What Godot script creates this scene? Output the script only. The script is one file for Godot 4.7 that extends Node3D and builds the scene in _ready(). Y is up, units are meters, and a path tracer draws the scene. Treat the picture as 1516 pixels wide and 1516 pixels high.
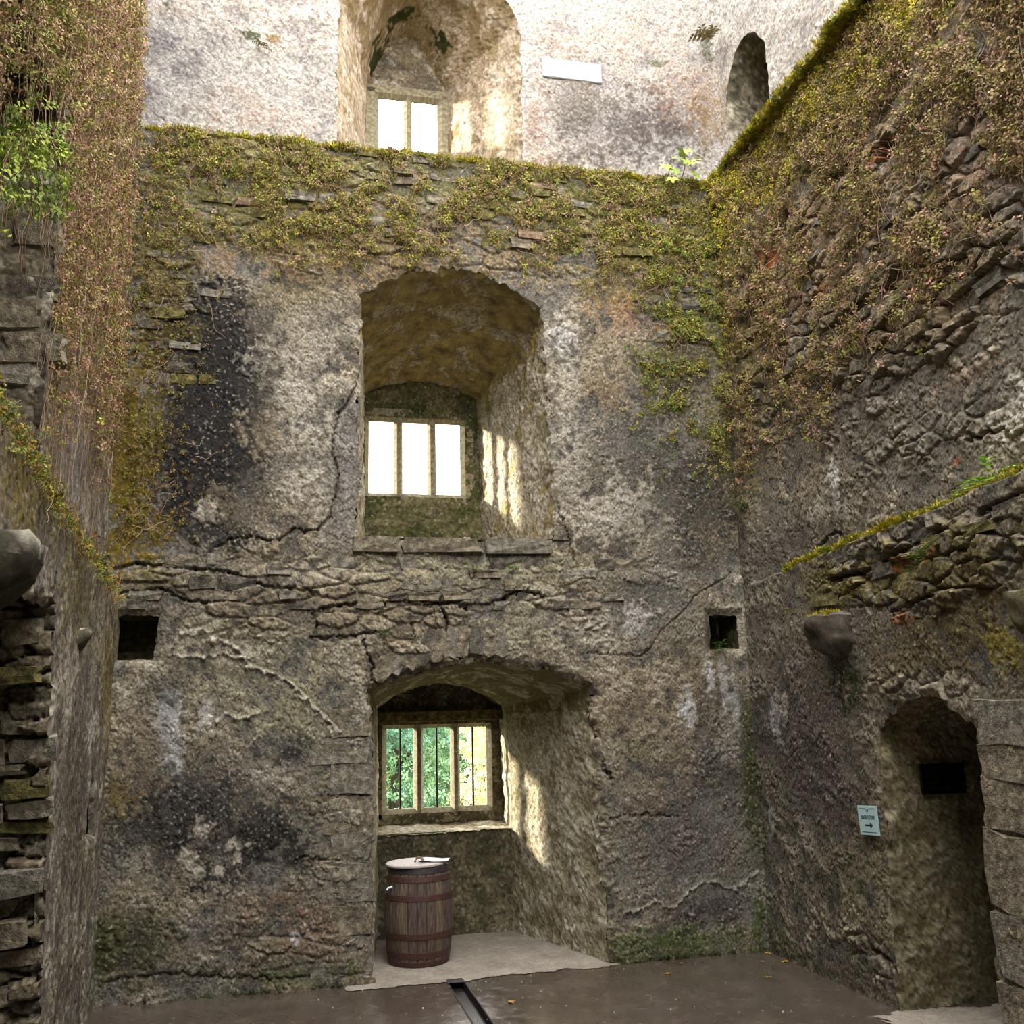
extends Node3D
# A roofless castle tower, seen from inside: three storeys of niches in the back wall, open to an overcast sky.
# Back wall face at z = 0, right wall face at x = 0, left wall face at x = LX, floor at y = 0. Units are metres.

const LX := -5.64
const STEP := 0.0115
const LEDGE := 7.45

# colours of matter, linear
const GREY := Color(0.21, 0.195, 0.17)
const TAN := Color(0.30, 0.245, 0.17)
const TANGREEN := Color(0.27, 0.255, 0.15)
const DRYTAN := Color(0.28, 0.185, 0.085)
const PALE := Color(0.52, 0.48, 0.41)
const WHITE := Color(0.66, 0.65, 0.66)
const PINKTAN := Color(0.36, 0.235, 0.17)
const RUST := Color(0.45, 0.14, 0.04)
const REDBROWN := Color(0.155, 0.085, 0.055)
const MAUVE := Color(0.225, 0.205, 0.212)
const MAUVEDARK := Color(0.105, 0.085, 0.085)
const DARKGREY := Color(0.075, 0.07, 0.066)
const BLACK := Color(0.028, 0.026, 0.027)
const MOSS := Color(0.16, 0.155, 0.02)
const MOSSDARK := Color(0.05, 0.06, 0.012)
const OLIVE := Color(0.14, 0.115, 0.025)
const OLIVEBROWN := Color(0.105, 0.078, 0.03)
const OCHRE := Color(0.19, 0.135, 0.018)
const YELLOWMOSS := Color(0.40, 0.33, 0.02)
const GREEN := Color(0.065, 0.095, 0.02)
const DARKGREEN := Color(0.025, 0.032, 0.01)
const DIRT := Color(0.05, 0.042, 0.03)

var n1: FastNoiseLite
var n2: FastNoiseLite
var n3: FastNoiseLite
var n4: FastNoiseLite
var nsp: FastNoiseLite
var cell: FastNoiseLite
var cellv: FastNoiseLite
var M := {}
var rng := RandomNumberGenerator.new()
var names := {}
var k_back := {}
var k_up := {}
var k_right := {}
var k_upright := {}
var k_left := {}
var k_plain := {}
var k_jamb := {}
var k_floor := {}
var k_slab := {}


# ---------------------------------------------------------------- naming and nodes

func numbered(called: String) -> String:
	var k: int = names.get(called, 0)
	names[called] = k + 1
	return called if k == 0 else "%s_%03d" % [called, k]


func tag(o: Node, label: String, category := "", group := "", kind := "") -> Node:
	if label: o.set_meta("label", label)
	if category: o.set_meta("category", category)
	if group: o.set_meta("group", group)
	if kind: o.set_meta("kind", kind)
	return o


func base(called: String, at: Vector3, turn := 0.0) -> Node3D:
	var o := Node3D.new()
	o.name = numbered(called)
	add_child(o)
	o.position = at
	o.rotation.y = turn
	return o


func put(called: String, mesh: Mesh, mat: Material, parent: Node, xf := Transform3D.IDENTITY) -> MeshInstance3D:
	var o := MeshInstance3D.new()
	o.name = numbered(called) if parent == self else called
	o.mesh = mesh
	if mat: o.material_override = mat
	o.transform = xf
	parent.add_child(o, true)
	return o


# ---------------------------------------------------------------- noise and materials

func fnl(sd: int, freq: float, oct: int) -> FastNoiseLite:
	var n := FastNoiseLite.new()
	n.noise_type = FastNoiseLite.TYPE_SIMPLEX_SMOOTH
	n.seed = sd
	n.frequency = freq
	n.fractal_octaves = oct
	n.fractal_type = FastNoiseLite.FRACTAL_FBM if oct > 1 else FastNoiseLite.FRACTAL_NONE
	return n


func cellular(sd: int, ret: int) -> FastNoiseLite:
	var n := FastNoiseLite.new()
	n.noise_type = FastNoiseLite.TYPE_CELLULAR
	n.seed = sd
	n.frequency = 1.0
	n.fractal_type = FastNoiseLite.FRACTAL_NONE
	n.cellular_jitter = 0.85
	n.cellular_return_type = ret
	n.cellular_distance_function = FastNoiseLite.DISTANCE_EUCLIDEAN
	return n


func noise_tex(sd: int, freq: float, oct: int, lo: Color, hi: Color, size := 512, gain := 0.5, bias := 0.0) -> ImageTexture:
	var n := fnl(sd, freq, oct)
	n.fractal_gain = gain
	var im := n.get_seamless_image(size, size, false, false, 0.12, true)
	im.convert(Image.FORMAT_L8)
	var src := im.get_data()
	var ramp := PackedByteArray()
	ramp.resize(256 * 3)
	for i in 256:
		var c := lo.lerp(hi, clampf(i / 255.0 + bias, 0.0, 1.0))
		ramp[i * 3] = int(c.r * 255.0)
		ramp[i * 3 + 1] = int(c.g * 255.0)
		ramp[i * 3 + 2] = int(c.b * 255.0)
	var out := PackedByteArray()
	out.resize(src.size() * 3)
	for i in src.size():
		var v := src[i] * 3
		out[i * 3] = ramp[v]
		out[i * 3 + 1] = ramp[v + 1]
		out[i * 3 + 2] = ramp[v + 2]
	return ImageTexture.create_from_image(Image.create_from_data(size, size, false, Image.FORMAT_RGB8, out))


func std(col: Color, rough := 0.9, metal := 0.0) -> StandardMaterial3D:
	var m := StandardMaterial3D.new()
	m.albedo_color = col
	m.roughness = rough
	m.metallic = metal
	return m


func wall_mat(tile: Texture2D, bump: Texture2D, scale: float, height: float) -> StandardMaterial3D:
	var m := std(Color.WHITE, 0.95)
	m.vertex_color_use_as_albedo = true
	m.albedo_texture = tile
	m.heightmap_enabled = true
	m.heightmap_texture = bump
	m.heightmap_scale = height
	m.uv1_triplanar = true
	m.uv1_world_triplanar = true
	m.uv1_scale = Vector3.ONE * scale
	m.metallic_specular = 0.3
	return m


func tri_mat(tex: Texture2D, bump: Texture2D, scale: Vector3, height: float, rough: float, world := false) -> StandardMaterial3D:
	var m := std(Color.WHITE, rough)
	m.albedo_texture = tex
	if bump:
		m.heightmap_enabled = true
		m.heightmap_texture = bump
		m.heightmap_scale = height
	m.uv1_triplanar = true
	m.uv1_world_triplanar = world
	m.uv1_scale = scale
	return m


func leaf_mat(rough := 0.6, through := 0.35) -> StandardMaterial3D:
	var m := std(Color.WHITE, rough)
	m.vertex_color_use_as_albedo = true
	m.cull_mode = BaseMaterial3D.CULL_DISABLED
	m.backlight_enabled = true
	m.backlight = Color(through, through, through)
	return m


# ---------------------------------------------------------------- paint: stains, moss and cracks as matter on a wall

func kit(patches: Array, cracks: Array, rubble: Array, look: Dictionary) -> Dictionary:
	var cells := {}
	var add := func(slot: int, item: Array, x0: float, x1: float, y0: float, y1: float):
		for ix in range(int(floor(x0 / 0.25)), int(floor(x1 / 0.25)) + 1):
			for iy in range(int(floor(y0 / 0.25)), int(floor(y1 / 0.25)) + 1):
				var key := ix * 4096 + iy
				if not cells.has(key): cells[key] = [[], [], []]
				cells[key][slot].append(item)
	for p in patches:
		var g: float = 1.0 + p[7] * 0.75
		add.call(0, p, p[0] - p[2] * g, p[0] + p[2] * g, p[1] - p[3] * g, p[1] + p[3] * g)
	for l in cracks:
		var pts: PackedVector2Array = l[0]
		for i in pts.size() - 1:
			var a := pts[i]
			var b := pts[i + 1]
			var w: float = l[1] * 2.0 + 0.05
			add.call(1, [a, b, l[1], l[2], l[3], l[4]], minf(a.x, b.x) - w, maxf(a.x, b.x) + w, minf(a.y, b.y) - w, maxf(a.y, b.y) + w)
	for p in rubble:
		var g: float = 1.0 + p[7] * 0.75
		add.call(2, p, p[0] - p[2] * g, p[0] + p[2] * g, p[1] - p[3] * g, p[1] + p[3] * g)
	look.cells = cells
	return look


# The surface of rough old masonry at (u, v) metres: colour, and in alpha how far it stands out.
func masonry(u: float, v: float, k: Dictionary) -> Color:
	var a := n1.get_noise_2d(u, v)
	var b := n2.get_noise_2d(u, v)
	var c := n3.get_noise_2d(u, v)
	var e := n4.get_noise_2d(u, v)
	var nz := (a * 0.35 + b * 0.6 + c * 0.6) * 1.5
	var rough: float = k.rough
	var d := (0.026 * a + 0.018 * b + 0.009 * c * clampf(0.45 + 1.8 * b, 0.05, 1.3) + 0.003 * e - 0.014 * smoothstep(0.28, 0.5, e * 0.8 - c * 0.4 + b * 0.3)) * rough
	var col: Color = k.c0
	col = col.lerp(k.c1, clampf(0.5 + a * 1.5 + b * 0.9, 0.0, 1.0))
	col = col.lerp(k.c2, smoothstep(0.05, 0.45, b * 0.95 + c * 0.3 + e * 0.25) * 0.75)
	col = col.lerp(k.c3, smoothstep(0.1, 0.5, -b * 0.85 - c * 0.3 + a * 0.5 - e * 0.2) * 0.7)
	var rub: float = k.rub
	var here = k.cells.get(int(floor(u / 0.25)) * 4096 + int(floor(v / 0.25)))
	if here != null:
		for p in here[2]:
			var dx: float = (u - p[0]) / p[2]
			var dy: float = (v - p[1]) / p[3]
			var m: float = 1.0 - sqrt(dx * dx + dy * dy) + p[7] * nz
			rub = maxf(rub, clampf(m / p[6], 0.0, 1.0) * p[5])
	if rub > 0.02:
		var su: float = (u + 0.05 * b + 0.01 * c) * k.sx
		var sv: float = (v + 0.009 * c + 0.03 * a + 0.012 * b) * k.sy
		var f := cell.get_noise_2d(su, sv) + 1.0
		var cv := cellv.get_noise_2d(su, sv)
		var joint := smoothstep(0.03, 0.16, f)
		d += rub * k.relief * (joint * (0.7 + 0.6 * cv) - 0.5)
		col = col.lerp(k.s0 if cv > 0.0 else k.s1, rub * absf(cv) * 0.7)
		col = col.lerp(DIRT, rub * (1.0 - joint) * 0.3)
	if here != null:
		for p in here[0]:
			var dx: float = (u - p[0]) / p[2]
			var dy: float = (v - p[1]) / p[3]
			var m: float = 1.0 - sqrt(dx * dx + dy * dy) + p[7] * nz
			if m > 0.0:
				col = col.lerp(p[4], minf(m / p[6], 1.0) * p[5])
		if here[1].size():
			var q := Vector2(u + 0.03 * b + 0.015 * c, v + 0.03 * c - 0.02 * a)
			for s in here[1]:
				var near := Geometry2D.get_closest_point_to_segment(q, s[0], s[1])
				var t: float = near.distance_to(q) / (s[2] * (1.0 + c))
				if t < 1.0:
					var w := 1.0 - t * t
					d += s[3] * w
					col = col.lerp(s[4], w * s[5])
	var sp := nsp.get_noise_2d(u, v)
	col = col.lerp(k.speck, smoothstep(0.42, 0.62, sp + b * 0.25) * k.specks)
	col = col * clampf(1.0 + (0.32 * c + 0.75 * e) * k.grain, 0.35, 1.9)
	col.a = d
	return col


# ---------------------------------------------------------------- sheets: displaced surfaces

func sheet(called: String, parent: Node, mat: Material, org: Vector3, U: Vector3, V: Vector3, N: Vector3, u0: float, u1: float, v0: float, v1: float, step: float, shade: Callable, cut = null) -> MeshInstance3D:
	var nu := maxi(1, int(ceil((u1 - u0) / step)))
	var nv := maxi(1, int(ceil((v1 - v0) / step)))
	var row := nu + 1
	var pos := PackedVector3Array()
	var nrm := PackedVector3Array()
	var cols := PackedColorArray()
	var keep := PackedFloat32Array()
	pos.resize(row * (nv + 1))
	nrm.resize(pos.size())
	cols.resize(pos.size())
	keep.resize(pos.size())
	keep.fill(1.0)
	for j in nv + 1:
		var v := v0 + (v1 - v0) * j / nv
		for i in row:
			var u := u0 + (u1 - u0) * i / nu
			var at := j * row + i
			if cut != null:
				var f: float = (cut as Callable).call(u, v)
				keep[at] = f
				if f < -0.08:
					pos[at] = org + U * u + V * v
					continue
			var c: Color = shade.call(u, v)
			pos[at] = org + U * u + V * v + N * c.a
			c.a = 1.0
			cols[at] = c
	for j in nv + 1:
		for i in row:
			var at := j * row + i
			var du := pos[at + (1 if i < nu else 0)] - pos[at - (1 if i > 0 else 0)]
			var dv := pos[at + (row if j < nv else 0)] - pos[at - (row if j > 0 else 0)]
			var n := du.cross(dv).normalized()
			nrm[at] = n if n.dot(N) > 0.0 else -n
	var idx := PackedInt32Array()
	var flip := U.cross(V).dot(N) > 0.0
	for j in nv:
		for i in nu:
			var p := j * row + i
			for t in ([[p, p + 1, p + row + 1], [p, p + row + 1, p + row]] if (i + j) % 2 == 0 else [[p, p + 1, p + row], [p + 1, p + row + 1, p + row]]):
				var x: int = t[0]
				var y: int = t[1]
				var z: int = t[2]
				if flip:
					y = t[2]
					z = t[1]
				if keep[x] > 0.0 and keep[y] > 0.0 and keep[z] > 0.0:
					idx.append(x)
					idx.append(y)
					idx.append(z)
				elif keep[x] > 0.0 or keep[y] > 0.0 or keep[z] > 0.0:
					var loop := [x, y, z]
					var poly := []
					for s in 3:
						var g: int = loop[s]
						var h: int = loop[(s + 1) % 3]
						if keep[g] > 0.0: poly.append(g)
						if (keep[g] > 0.0) != (keep[h] > 0.0):
							var w := keep[g] / (keep[g] - keep[h])
							poly.append(pos.size())
							pos.append(pos[g].lerp(pos[h], w))
							nrm.append(nrm[g if keep[g] > 0.0 else h])
							cols.append(cols[g if keep[g] > 0.0 else h])
							keep.append(0.001)
					for s in range(1, poly.size() - 1):
						idx.append(poly[0])
						idx.append(poly[s])
						idx.append(poly[s + 1])
	var arr := []
	arr.resize(Mesh.ARRAY_MAX)
	arr[Mesh.ARRAY_VERTEX] = pos
	arr[Mesh.ARRAY_NORMAL] = nrm
	arr[Mesh.ARRAY_COLOR] = cols
	arr[Mesh.ARRAY_INDEX] = idx
	var mesh := ArrayMesh.new()
	mesh.add_surface_from_arrays(Mesh.PRIMITIVE_TRIANGLES, arr)
	return put(called, mesh, mat, parent)


func along(ring: PackedVector3Array, t: float) -> Vector3:
	var whole := 0.0
	for i in ring.size() - 1: whole += ring[i].distance_to(ring[i + 1])
	var left := t * whole
	for i in ring.size() - 1:
		var l := ring[i].distance_to(ring[i + 1])
		if left <= l or i == ring.size() - 2: return ring[i].lerp(ring[i + 1], left / maxf(l, 1e-6))
		left -= l
	return ring[-1]


# Walls and vault of a niche: rings from the room's face to the back, each an open profile; the front edge follows the ragged cut in the wall.
func lining(called: String, parent: Node, mat: Material, rings: Array, step: float, k: Dictionary, ragged: Callable, paint_at: Callable, relief := 1.0) -> MeshInstance3D:
	var whole := 0.0
	var r0: PackedVector3Array = rings[0]
	for i in r0.size() - 1: whole += r0[i].distance_to(r0[i + 1])
	var m := int(whole / step)
	var stations := []
	for s in rings.size():
		var pts := PackedVector3Array()
		# the same point of the profile on every ring: by share of each profile segment
		for i in m + 1:
			var left := whole * i / m
			var seg := 0
			while seg < r0.size() - 2 and left > r0[seg].distance_to(r0[seg + 1]):
				left -= r0[seg].distance_to(r0[seg + 1])
				seg += 1
			var l := r0[seg].distance_to(r0[seg + 1])
			pts.append(rings[s][seg].lerp(rings[s][seg + 1], clampf(left / maxf(l, 1e-6), 0.0, 1.0)))
		stations.append(pts)
	var rows := []
	var depth := []
	var gone := 0.0
	for s in rings.size() - 1:
		var mid := m / 4
		var l: float = stations[s][mid].distance_to(stations[s + 1][mid])
		var n := maxi(1, int(l / step))
		for q in n + (1 if s == rings.size() - 2 else 0):
			rows.append([s, float(q) / n])
			depth.append(gone + l * q / n)
		gone += l
	var row := m + 1
	var flat := PackedVector3Array()
	for r in rows.size():
		for i in row:
			flat.append(stations[rows[r][0]][i].lerp(stations[rows[r][0] + 1][i], rows[r][1]))
	var pos := flat.duplicate()
	var cols := PackedColorArray()
	cols.resize(flat.size())
	var nrm := PackedVector3Array()
	nrm.resize(flat.size())
	var out_way := 0.0
	for r in rows.size():
		var centre := Vector3.ZERO
		for i in row: centre += flat[r * row + i]
		centre /= row
		for i in row:
			var at := r * row + i
			var du := flat[at + (1 if i < m else 0)] - flat[at - (1 if i > 0 else 0)]
			var dv := flat[at + (row if r < rows.size() - 1 else 0)] - flat[at - (row if r > 0 else 0)]
			var n := du.cross(dv).normalized()
			if n.dot(centre - flat[at]) < 0.0: n = -n
			else: out_way += 1.0
			var p := flat[at]
			var c: Color = masonry(whole * i / m + p.x * 0.0 + 40.0, depth[r] * 1.0 + 17.0, k)
			c = (paint_at as Callable).call(p, c)
			var w := smoothstep(0.0, 0.12, depth[r])
			var d := lerpf(-(ragged as Callable).call(p), c.a * relief, w)
			pos[at] = p + n * d
			c.a = 1.0
			cols[at] = c
	var idx := PackedInt32Array()
	for r in rows.size():
		for i in row:
			var at := r * row + i
			var du := pos[at + (1 if i < m else 0)] - pos[at - (1 if i > 0 else 0)]
			var dv := pos[at + (row if r < rows.size() - 1 else 0)] - pos[at - (row if r > 0 else 0)]
			var n := du.cross(dv).normalized()
			nrm[at] = n if out_way * 2.0 > flat.size() else -n
			if r < rows.size() - 1 and i < m:
				if out_way * 2.0 > flat.size(): idx.append_array([at, at + row, at + 1, at + 1, at + row, at + row + 1])
				else: idx.append_array([at, at + 1, at + row, at + 1, at + row + 1, at + row])
	var arr := []
	arr.resize(Mesh.ARRAY_MAX)
	arr[Mesh.ARRAY_VERTEX] = pos
	arr[Mesh.ARRAY_NORMAL] = nrm
	arr[Mesh.ARRAY_COLOR] = cols
	arr[Mesh.ARRAY_INDEX] = idx
	var mesh := ArrayMesh.new()
	mesh.add_surface_from_arrays(Mesh.PRIMITIVE_TRIANGLES, arr)
	return put(called, mesh, mat, parent)


func arch_ring(xl0: float, xl1: float, xr0: float, xr1: float, bottom: float, spring: float, rise: float, place: Callable) -> PackedVector3Array:
	var out := PackedVector3Array()
	out.append(place.call(xl0, bottom))
	for i in 13:
		var t := i / 12.0
		out.append(place.call(lerpf(xl1, xr1, t), spring + rise * (1.0 - pow(absf(2.0 * t - 1.0), 2.0))))
	out.append(place.call(xr0, bottom))
	return out


# ---------------------------------------------------------------- solid shapes

func box(size: Vector3, bevel := 0.006) -> ArrayMesh:
	var st := SurfaceTool.new()
	st.begin(Mesh.PRIMITIVE_TRIANGLES)
	add_box(st, Vector3.ZERO, size, bevel)
	return st.commit()


func quad(st: SurfaceTool, a: Vector3, b: Vector3, c: Vector3, d: Vector3, out: Vector3) -> void:
	var n := (b - a).cross(c - a).normalized()
	var pts := [a, b, c, a, c, d]
	if n.dot(out) < 0.0: n = -n
	else: pts = [a, c, b, a, d, c]
	for p in pts:
		st.set_normal(n)
		st.add_vertex(p)


func tri(st: SurfaceTool, a: Vector3, b: Vector3, c: Vector3, out: Vector3) -> void:
	var n := (b - a).cross(c - a).normalized()
	var pts := [a, b, c]
	if n.dot(out) < 0.0: n = -n
	else: pts = [a, c, b]
	for p in pts:
		st.set_normal(n)
		st.add_vertex(p)


func add_box(st: SurfaceTool, at: Vector3, size: Vector3, bevel: float) -> void:
	var h := size / 2.0
	var g := h - Vector3.ONE * minf(bevel, minf(h.x, minf(h.y, h.z)) * 0.9)
	for ax in 3:
		for s in [-1.0, 1.0]:
			var b1 := (ax + 1) % 3
			var b2 := (ax + 2) % 3
			var c := []
			for q in [[-1, -1], [1, -1], [1, 1], [-1, 1]]:
				var p := Vector3.ZERO
				p[ax] = h[ax] * s
				p[b1] = g[b1] * q[0]
				p[b2] = g[b2] * q[1]
				c.append(at + p)
			var o := Vector3.ZERO
			o[ax] = s
			quad(st, c[0], c[1], c[2], c[3], o)
	for ax in 3:
		var b1 := (ax + 1) % 3
		var b2 := (ax + 2) % 3
		for s1 in [-1.0, 1.0]:
			for s2 in [-1.0, 1.0]:
				var c := []
				for q in [[-1, 0], [1, 0], [1, 1], [-1, 1]]:
					var p := Vector3.ZERO
					p[ax] = g[ax] * q[0]
					p[b1] = (h[b1] if q[1] == 0 else g[b1]) * s1
					p[b2] = (g[b2] if q[1] == 0 else h[b2]) * s2
					c.append(at + p)
				var o := Vector3.ZERO
				o[b1] = s1
				o[b2] = s2
				quad(st, c[0], c[1], c[2], c[3], o)
	for sx in [-1.0, 1.0]:
		for sy in [-1.0, 1.0]:
			for sz in [-1.0, 1.0]:
				var s := Vector3(sx, sy, sz)
				tri(st, at + s * Vector3(h.x, g.y, g.z), at + s * Vector3(g.x, h.y, g.z), at + s * Vector3(g.x, g.y, h.z), s)


# A bar of polygonal section: section in (a, b), drawn out along dir.
func prism(section: PackedVector2Array, A: Vector3, Bv: Vector3, from: Vector3, to: Vector3) -> ArrayMesh:
	var st := SurfaceTool.new()
	st.begin(Mesh.PRIMITIVE_TRIANGLES)
	var mid := Vector2.ZERO
	for p in section: mid += p / section.size()
	for i in section.size():
		var p := section[i]
		var q := section[(i + 1) % section.size()]
		var o := (p + q) / 2.0 - mid
		quad(st, from + A * p.x + Bv * p.y, from + A * q.x + Bv * q.y, to + A * q.x + Bv * q.y, to + A * p.x + Bv * p.y, A * o.x + Bv * o.y)
		tri(st, from + A * p.x + Bv * p.y, from + A * q.x + Bv * q.y, from + A * mid.x + Bv * mid.y, from - to)
		tri(st, to + A * p.x + Bv * p.y, to + A * q.x + Bv * q.y, to + A * mid.x + Bv * mid.y, to - from)
	return st.commit()


func lathe(profile: PackedVector2Array, seg := 32) -> ArrayMesh:
	var st := SurfaceTool.new()
	st.begin(Mesh.PRIMITIVE_TRIANGLES)
	for i in profile.size() - 1:
		st.set_smooth_group(i + 1)
		var p := profile[i]
		var q := profile[i + 1]
		for s in seg:
			var t0 := TAU * s / seg
			var t1 := TAU * (s + 1) / seg
			var a := Vector3(cos(t0) * p.x, p.y, sin(t0) * p.x)
			var b := Vector3(cos(t1) * p.x, p.y, sin(t1) * p.x)
			var c := Vector3(cos(t1) * q.x, q.y, sin(t1) * q.x)
			var d := Vector3(cos(t0) * q.x, q.y, sin(t0) * q.x)
			for v in [a, c, b, a, d, c] if true else []:
				st.add_vertex(v)
	st.generate_normals()
	return st.commit()


func add_tube(st: SurfaceTool, pts: PackedVector3Array, r0: float, r1: float, seg := 5, col := Color.WHITE) -> void:
	var prev := []
	for i in pts.size():
		var dir := (pts[mini(i + 1, pts.size() - 1)] - pts[maxi(i - 1, 0)]).normalized()
		var side := dir.cross(Vector3.UP if absf(dir.y) < 0.9 else Vector3.RIGHT).normalized()
		var up := side.cross(dir)
		var r := lerpf(r0, r1, float(i) / maxi(1, pts.size() - 1))
		var ring := []
		for s in seg:
			var n := side * cos(TAU * s / seg) + up * sin(TAU * s / seg)
			ring.append([pts[i] + n * r, n])
		if i > 0:
			for s in seg:
				var z := (s + 1) % seg
				for v in [prev[s], prev[z], ring[s], prev[z], ring[z], ring[s]]:
					st.set_color(col)
					st.set_normal(v[1])
					st.add_vertex(v[0])
		prev = ring


func tube(pts: PackedVector3Array, r0: float, r1: float, seg := 6) -> ArrayMesh:
	var st := SurfaceTool.new()
	st.begin(Mesh.PRIMITIVE_TRIANGLES)
	add_tube(st, pts, r0, r1, seg)
	return st.commit()


# A rough block of unit size, 48 triangles.
func rock(sd: int, rounding: float, jag: float) -> ArrayMesh:
	var n := fnl(sd, 1.7, 2)
	var st := SurfaceTool.new()
	st.begin(Mesh.PRIMITIVE_TRIANGLES)
	st.set_smooth_group(-1)
	var bend := func(p: Vector3) -> Vector3:
		var q := p.lerp(p.normalized() * 0.62, rounding)
		return q + Vector3(n.get_noise_3d(p.x * 2.0, p.y * 2.0, p.z * 2.0 + 7.0), n.get_noise_3d(p.x * 2.0 + 19.0, p.y * 2.0, p.z * 2.0), n.get_noise_3d(p.x * 2.0, p.y * 2.0 + 31.0, p.z * 2.0)) * jag
	for ax in 3:
		var b1 := (ax + 1) % 3
		var b2 := (ax + 2) % 3
		for s in [-1.0, 1.0]:
			for i in 2:
				for j in 2:
					var c := []
					for q in [[0, 0], [1, 0], [1, 1], [0, 1]]:
						var p := Vector3.ZERO
						p[ax] = 0.5 * s
						p[b1] = (i + q[0]) * 0.5 - 0.5
						p[b2] = (j + q[1]) * 0.5 - 0.5
						c.append(bend.call(p))
					for t in ([c[0], c[2], c[1], c[0], c[3], c[2]] if s > 0.0 else [c[0], c[1], c[2], c[0], c[2], c[3]]):
						st.add_vertex(t)
	st.generate_normals()
	return st.commit()


var rocks := []


func stone(parent: Node, at: Vector3, size: Vector3, bas: Basis, mat: Material, called := "stone") -> MeshInstance3D:
	var mesh: Mesh = rocks[rng.randi() % rocks.size()]
	return put(called, mesh, mat, parent, Transform3D(bas.scaled_local(size), at))


# Courses of separate stones standing a little proud of a wall.
func courses(parent: Node, org: Vector3, U: Vector3, V: Vector3, N: Vector3, u0: float, u1: float, v0: float, v1: float, h0: float, h1: float, w0: float, w1: float, proud0: float, proud1: float, shade: Callable, keep: Callable, mats: Array, most: int, called := "stone") -> int:
	var made := 0
	var v := v0
	while v < v1:
		var h := rng.randf_range(h0, h1)
		var u := u0 + rng.randf_range(-0.1, 0.1)
		while u < u1:
			var w := rng.randf_range(w0, w1)
			var mid := Vector2(u + w / 2.0, v + h / 2.0)
			if made < most and rng.randf() < (keep as Callable).call(mid.x, mid.y):
				var d: float = (shade as Callable).call(mid.x, mid.y).a
				var thick := rng.randf_range(0.10, 0.14)
				var turn := Basis(N, rng.randf_range(-0.06, 0.06)) * Basis(U, rng.randf_range(-0.1, 0.1)) * Basis(V.normalized(), rng.randf_range(-0.08, 0.08))
				var p := org + U * mid.x + V * mid.y + N * (d + rng.randf_range(proud0, proud1) - thick / 2.0)
				stone(parent, p, Vector3(w * 0.97, h * 0.95, thick), turn * Basis(U, V.normalized(), U.cross(V.normalized())), mats[rng.randi() % mats.size()], called)
				made += 1
			u += w + rng.randf_range(0.005, 0.03)
		v += h + rng.randf_range(0.004, 0.02)
	return made


# ---------------------------------------------------------------- plants

func leaf_blade(st: SurfaceTool, at: Vector3, dir: Vector3, up: Vector3, length: float, width: float, col: Color) -> void:
	var side := dir.cross(up).normalized() * width / 2.0
	var tip := at + dir * length - up * length * 0.12
	var mid := at + dir * length * 0.45 + up * length * 0.06
	for t in [[at, mid + side, mid], [at, mid, mid - side], [mid, mid + side, tip], [mid, tip, mid - side]]:
		var n: Vector3 = (t[2] - t[0]).cross(t[1] - t[0]).normalized()
		for p in t:
			st.set_color(col)
			st.set_normal(n)
			st.add_vertex(p)


# A sprig of small leaves on a twig, about 10 cm long.
func sprig(sd: int, leaves: int, length: float, width: float, spread: float) -> ArrayMesh:
	var r := RandomNumberGenerator.new()
	r.seed = sd
	var st := SurfaceTool.new()
	st.begin(Mesh.PRIMITIVE_TRIANGLES)
	var twig := PackedVector3Array([Vector3.ZERO, Vector3(r.randf_range(-0.01, 0.01), spread * 0.5, 0.01), Vector3(r.randf_range(-0.02, 0.02), spread, 0.0)])
	add_tube(st, twig, 0.0016, 0.0008, 3, Color(0.75, 0.6, 0.5))
	for i in leaves:
		var t := (i + 0.5) / leaves
		var p := twig[0].lerp(twig[2], t)
		var ang := i * 2.4 + r.randf_range(-0.4, 0.4)
		var dir := Vector3(cos(ang), r.randf_range(-0.2, 0.7), sin(ang)).normalized()
		leaf_blade(st, p + dir * 0.004, dir, Vector3(r.randf_range(-0.3, 0.3), 1, r.randf_range(-0.3, 0.3)).normalized(), length * r.randf_range(0.7, 1.2), width * r.randf_range(0.7, 1.2), Color.WHITE * r.randf_range(0.75, 1.15))
	return st.commit()


func tuft(sd: int, blades: int, high: float, wide: float) -> ArrayMesh:
	var r := RandomNumberGenerator.new()
	r.seed = sd
	var st := SurfaceTool.new()
	st.begin(Mesh.PRIMITIVE_TRIANGLES)
	for i in blades:
		var ang := r.randf() * TAU
		var p := Vector3(cos(ang), 0, sin(ang)) * wide * sqrt(r.randf())
		var lean := Vector3(cos(ang), 0, sin(ang)) * r.randf_range(0.1, 0.9) + Vector3(r.randf_range(-0.3, 0.3), 1, r.randf_range(-0.3, 0.3))
		leaf_blade(st, p - Vector3(0, high * 0.15, 0), lean.normalized(), Vector3(-cos(ang), 0.3, -sin(ang)).normalized(), high * r.randf_range(0.5, 1.2), high * r.randf_range(0.12, 0.3), Color.WHITE * r.randf_range(0.7, 1.2))
	return st.commit()


func scatter(called: String, parent: Node, mesh: Mesh, mat: Material, xfs: Array, cols: Array) -> MultiMeshInstance3D:
	var mm := MultiMesh.new()
	mm.transform_format = MultiMesh.TRANSFORM_3D
	mm.use_colors = true
	mm.mesh = mesh
	mm.instance_count = xfs.size()
	for i in xfs.size():
		mm.set_instance_transform(i, xfs[i])
		mm.set_instance_color(i, cols[i])
	var o := MultiMeshInstance3D.new()
	o.name = numbered(called) if parent == self else called
	o.multimesh = mm
	o.material_override = mat
	o.set_meta("kind", "stuff")
	parent.add_child(o, true)
	return o


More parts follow.
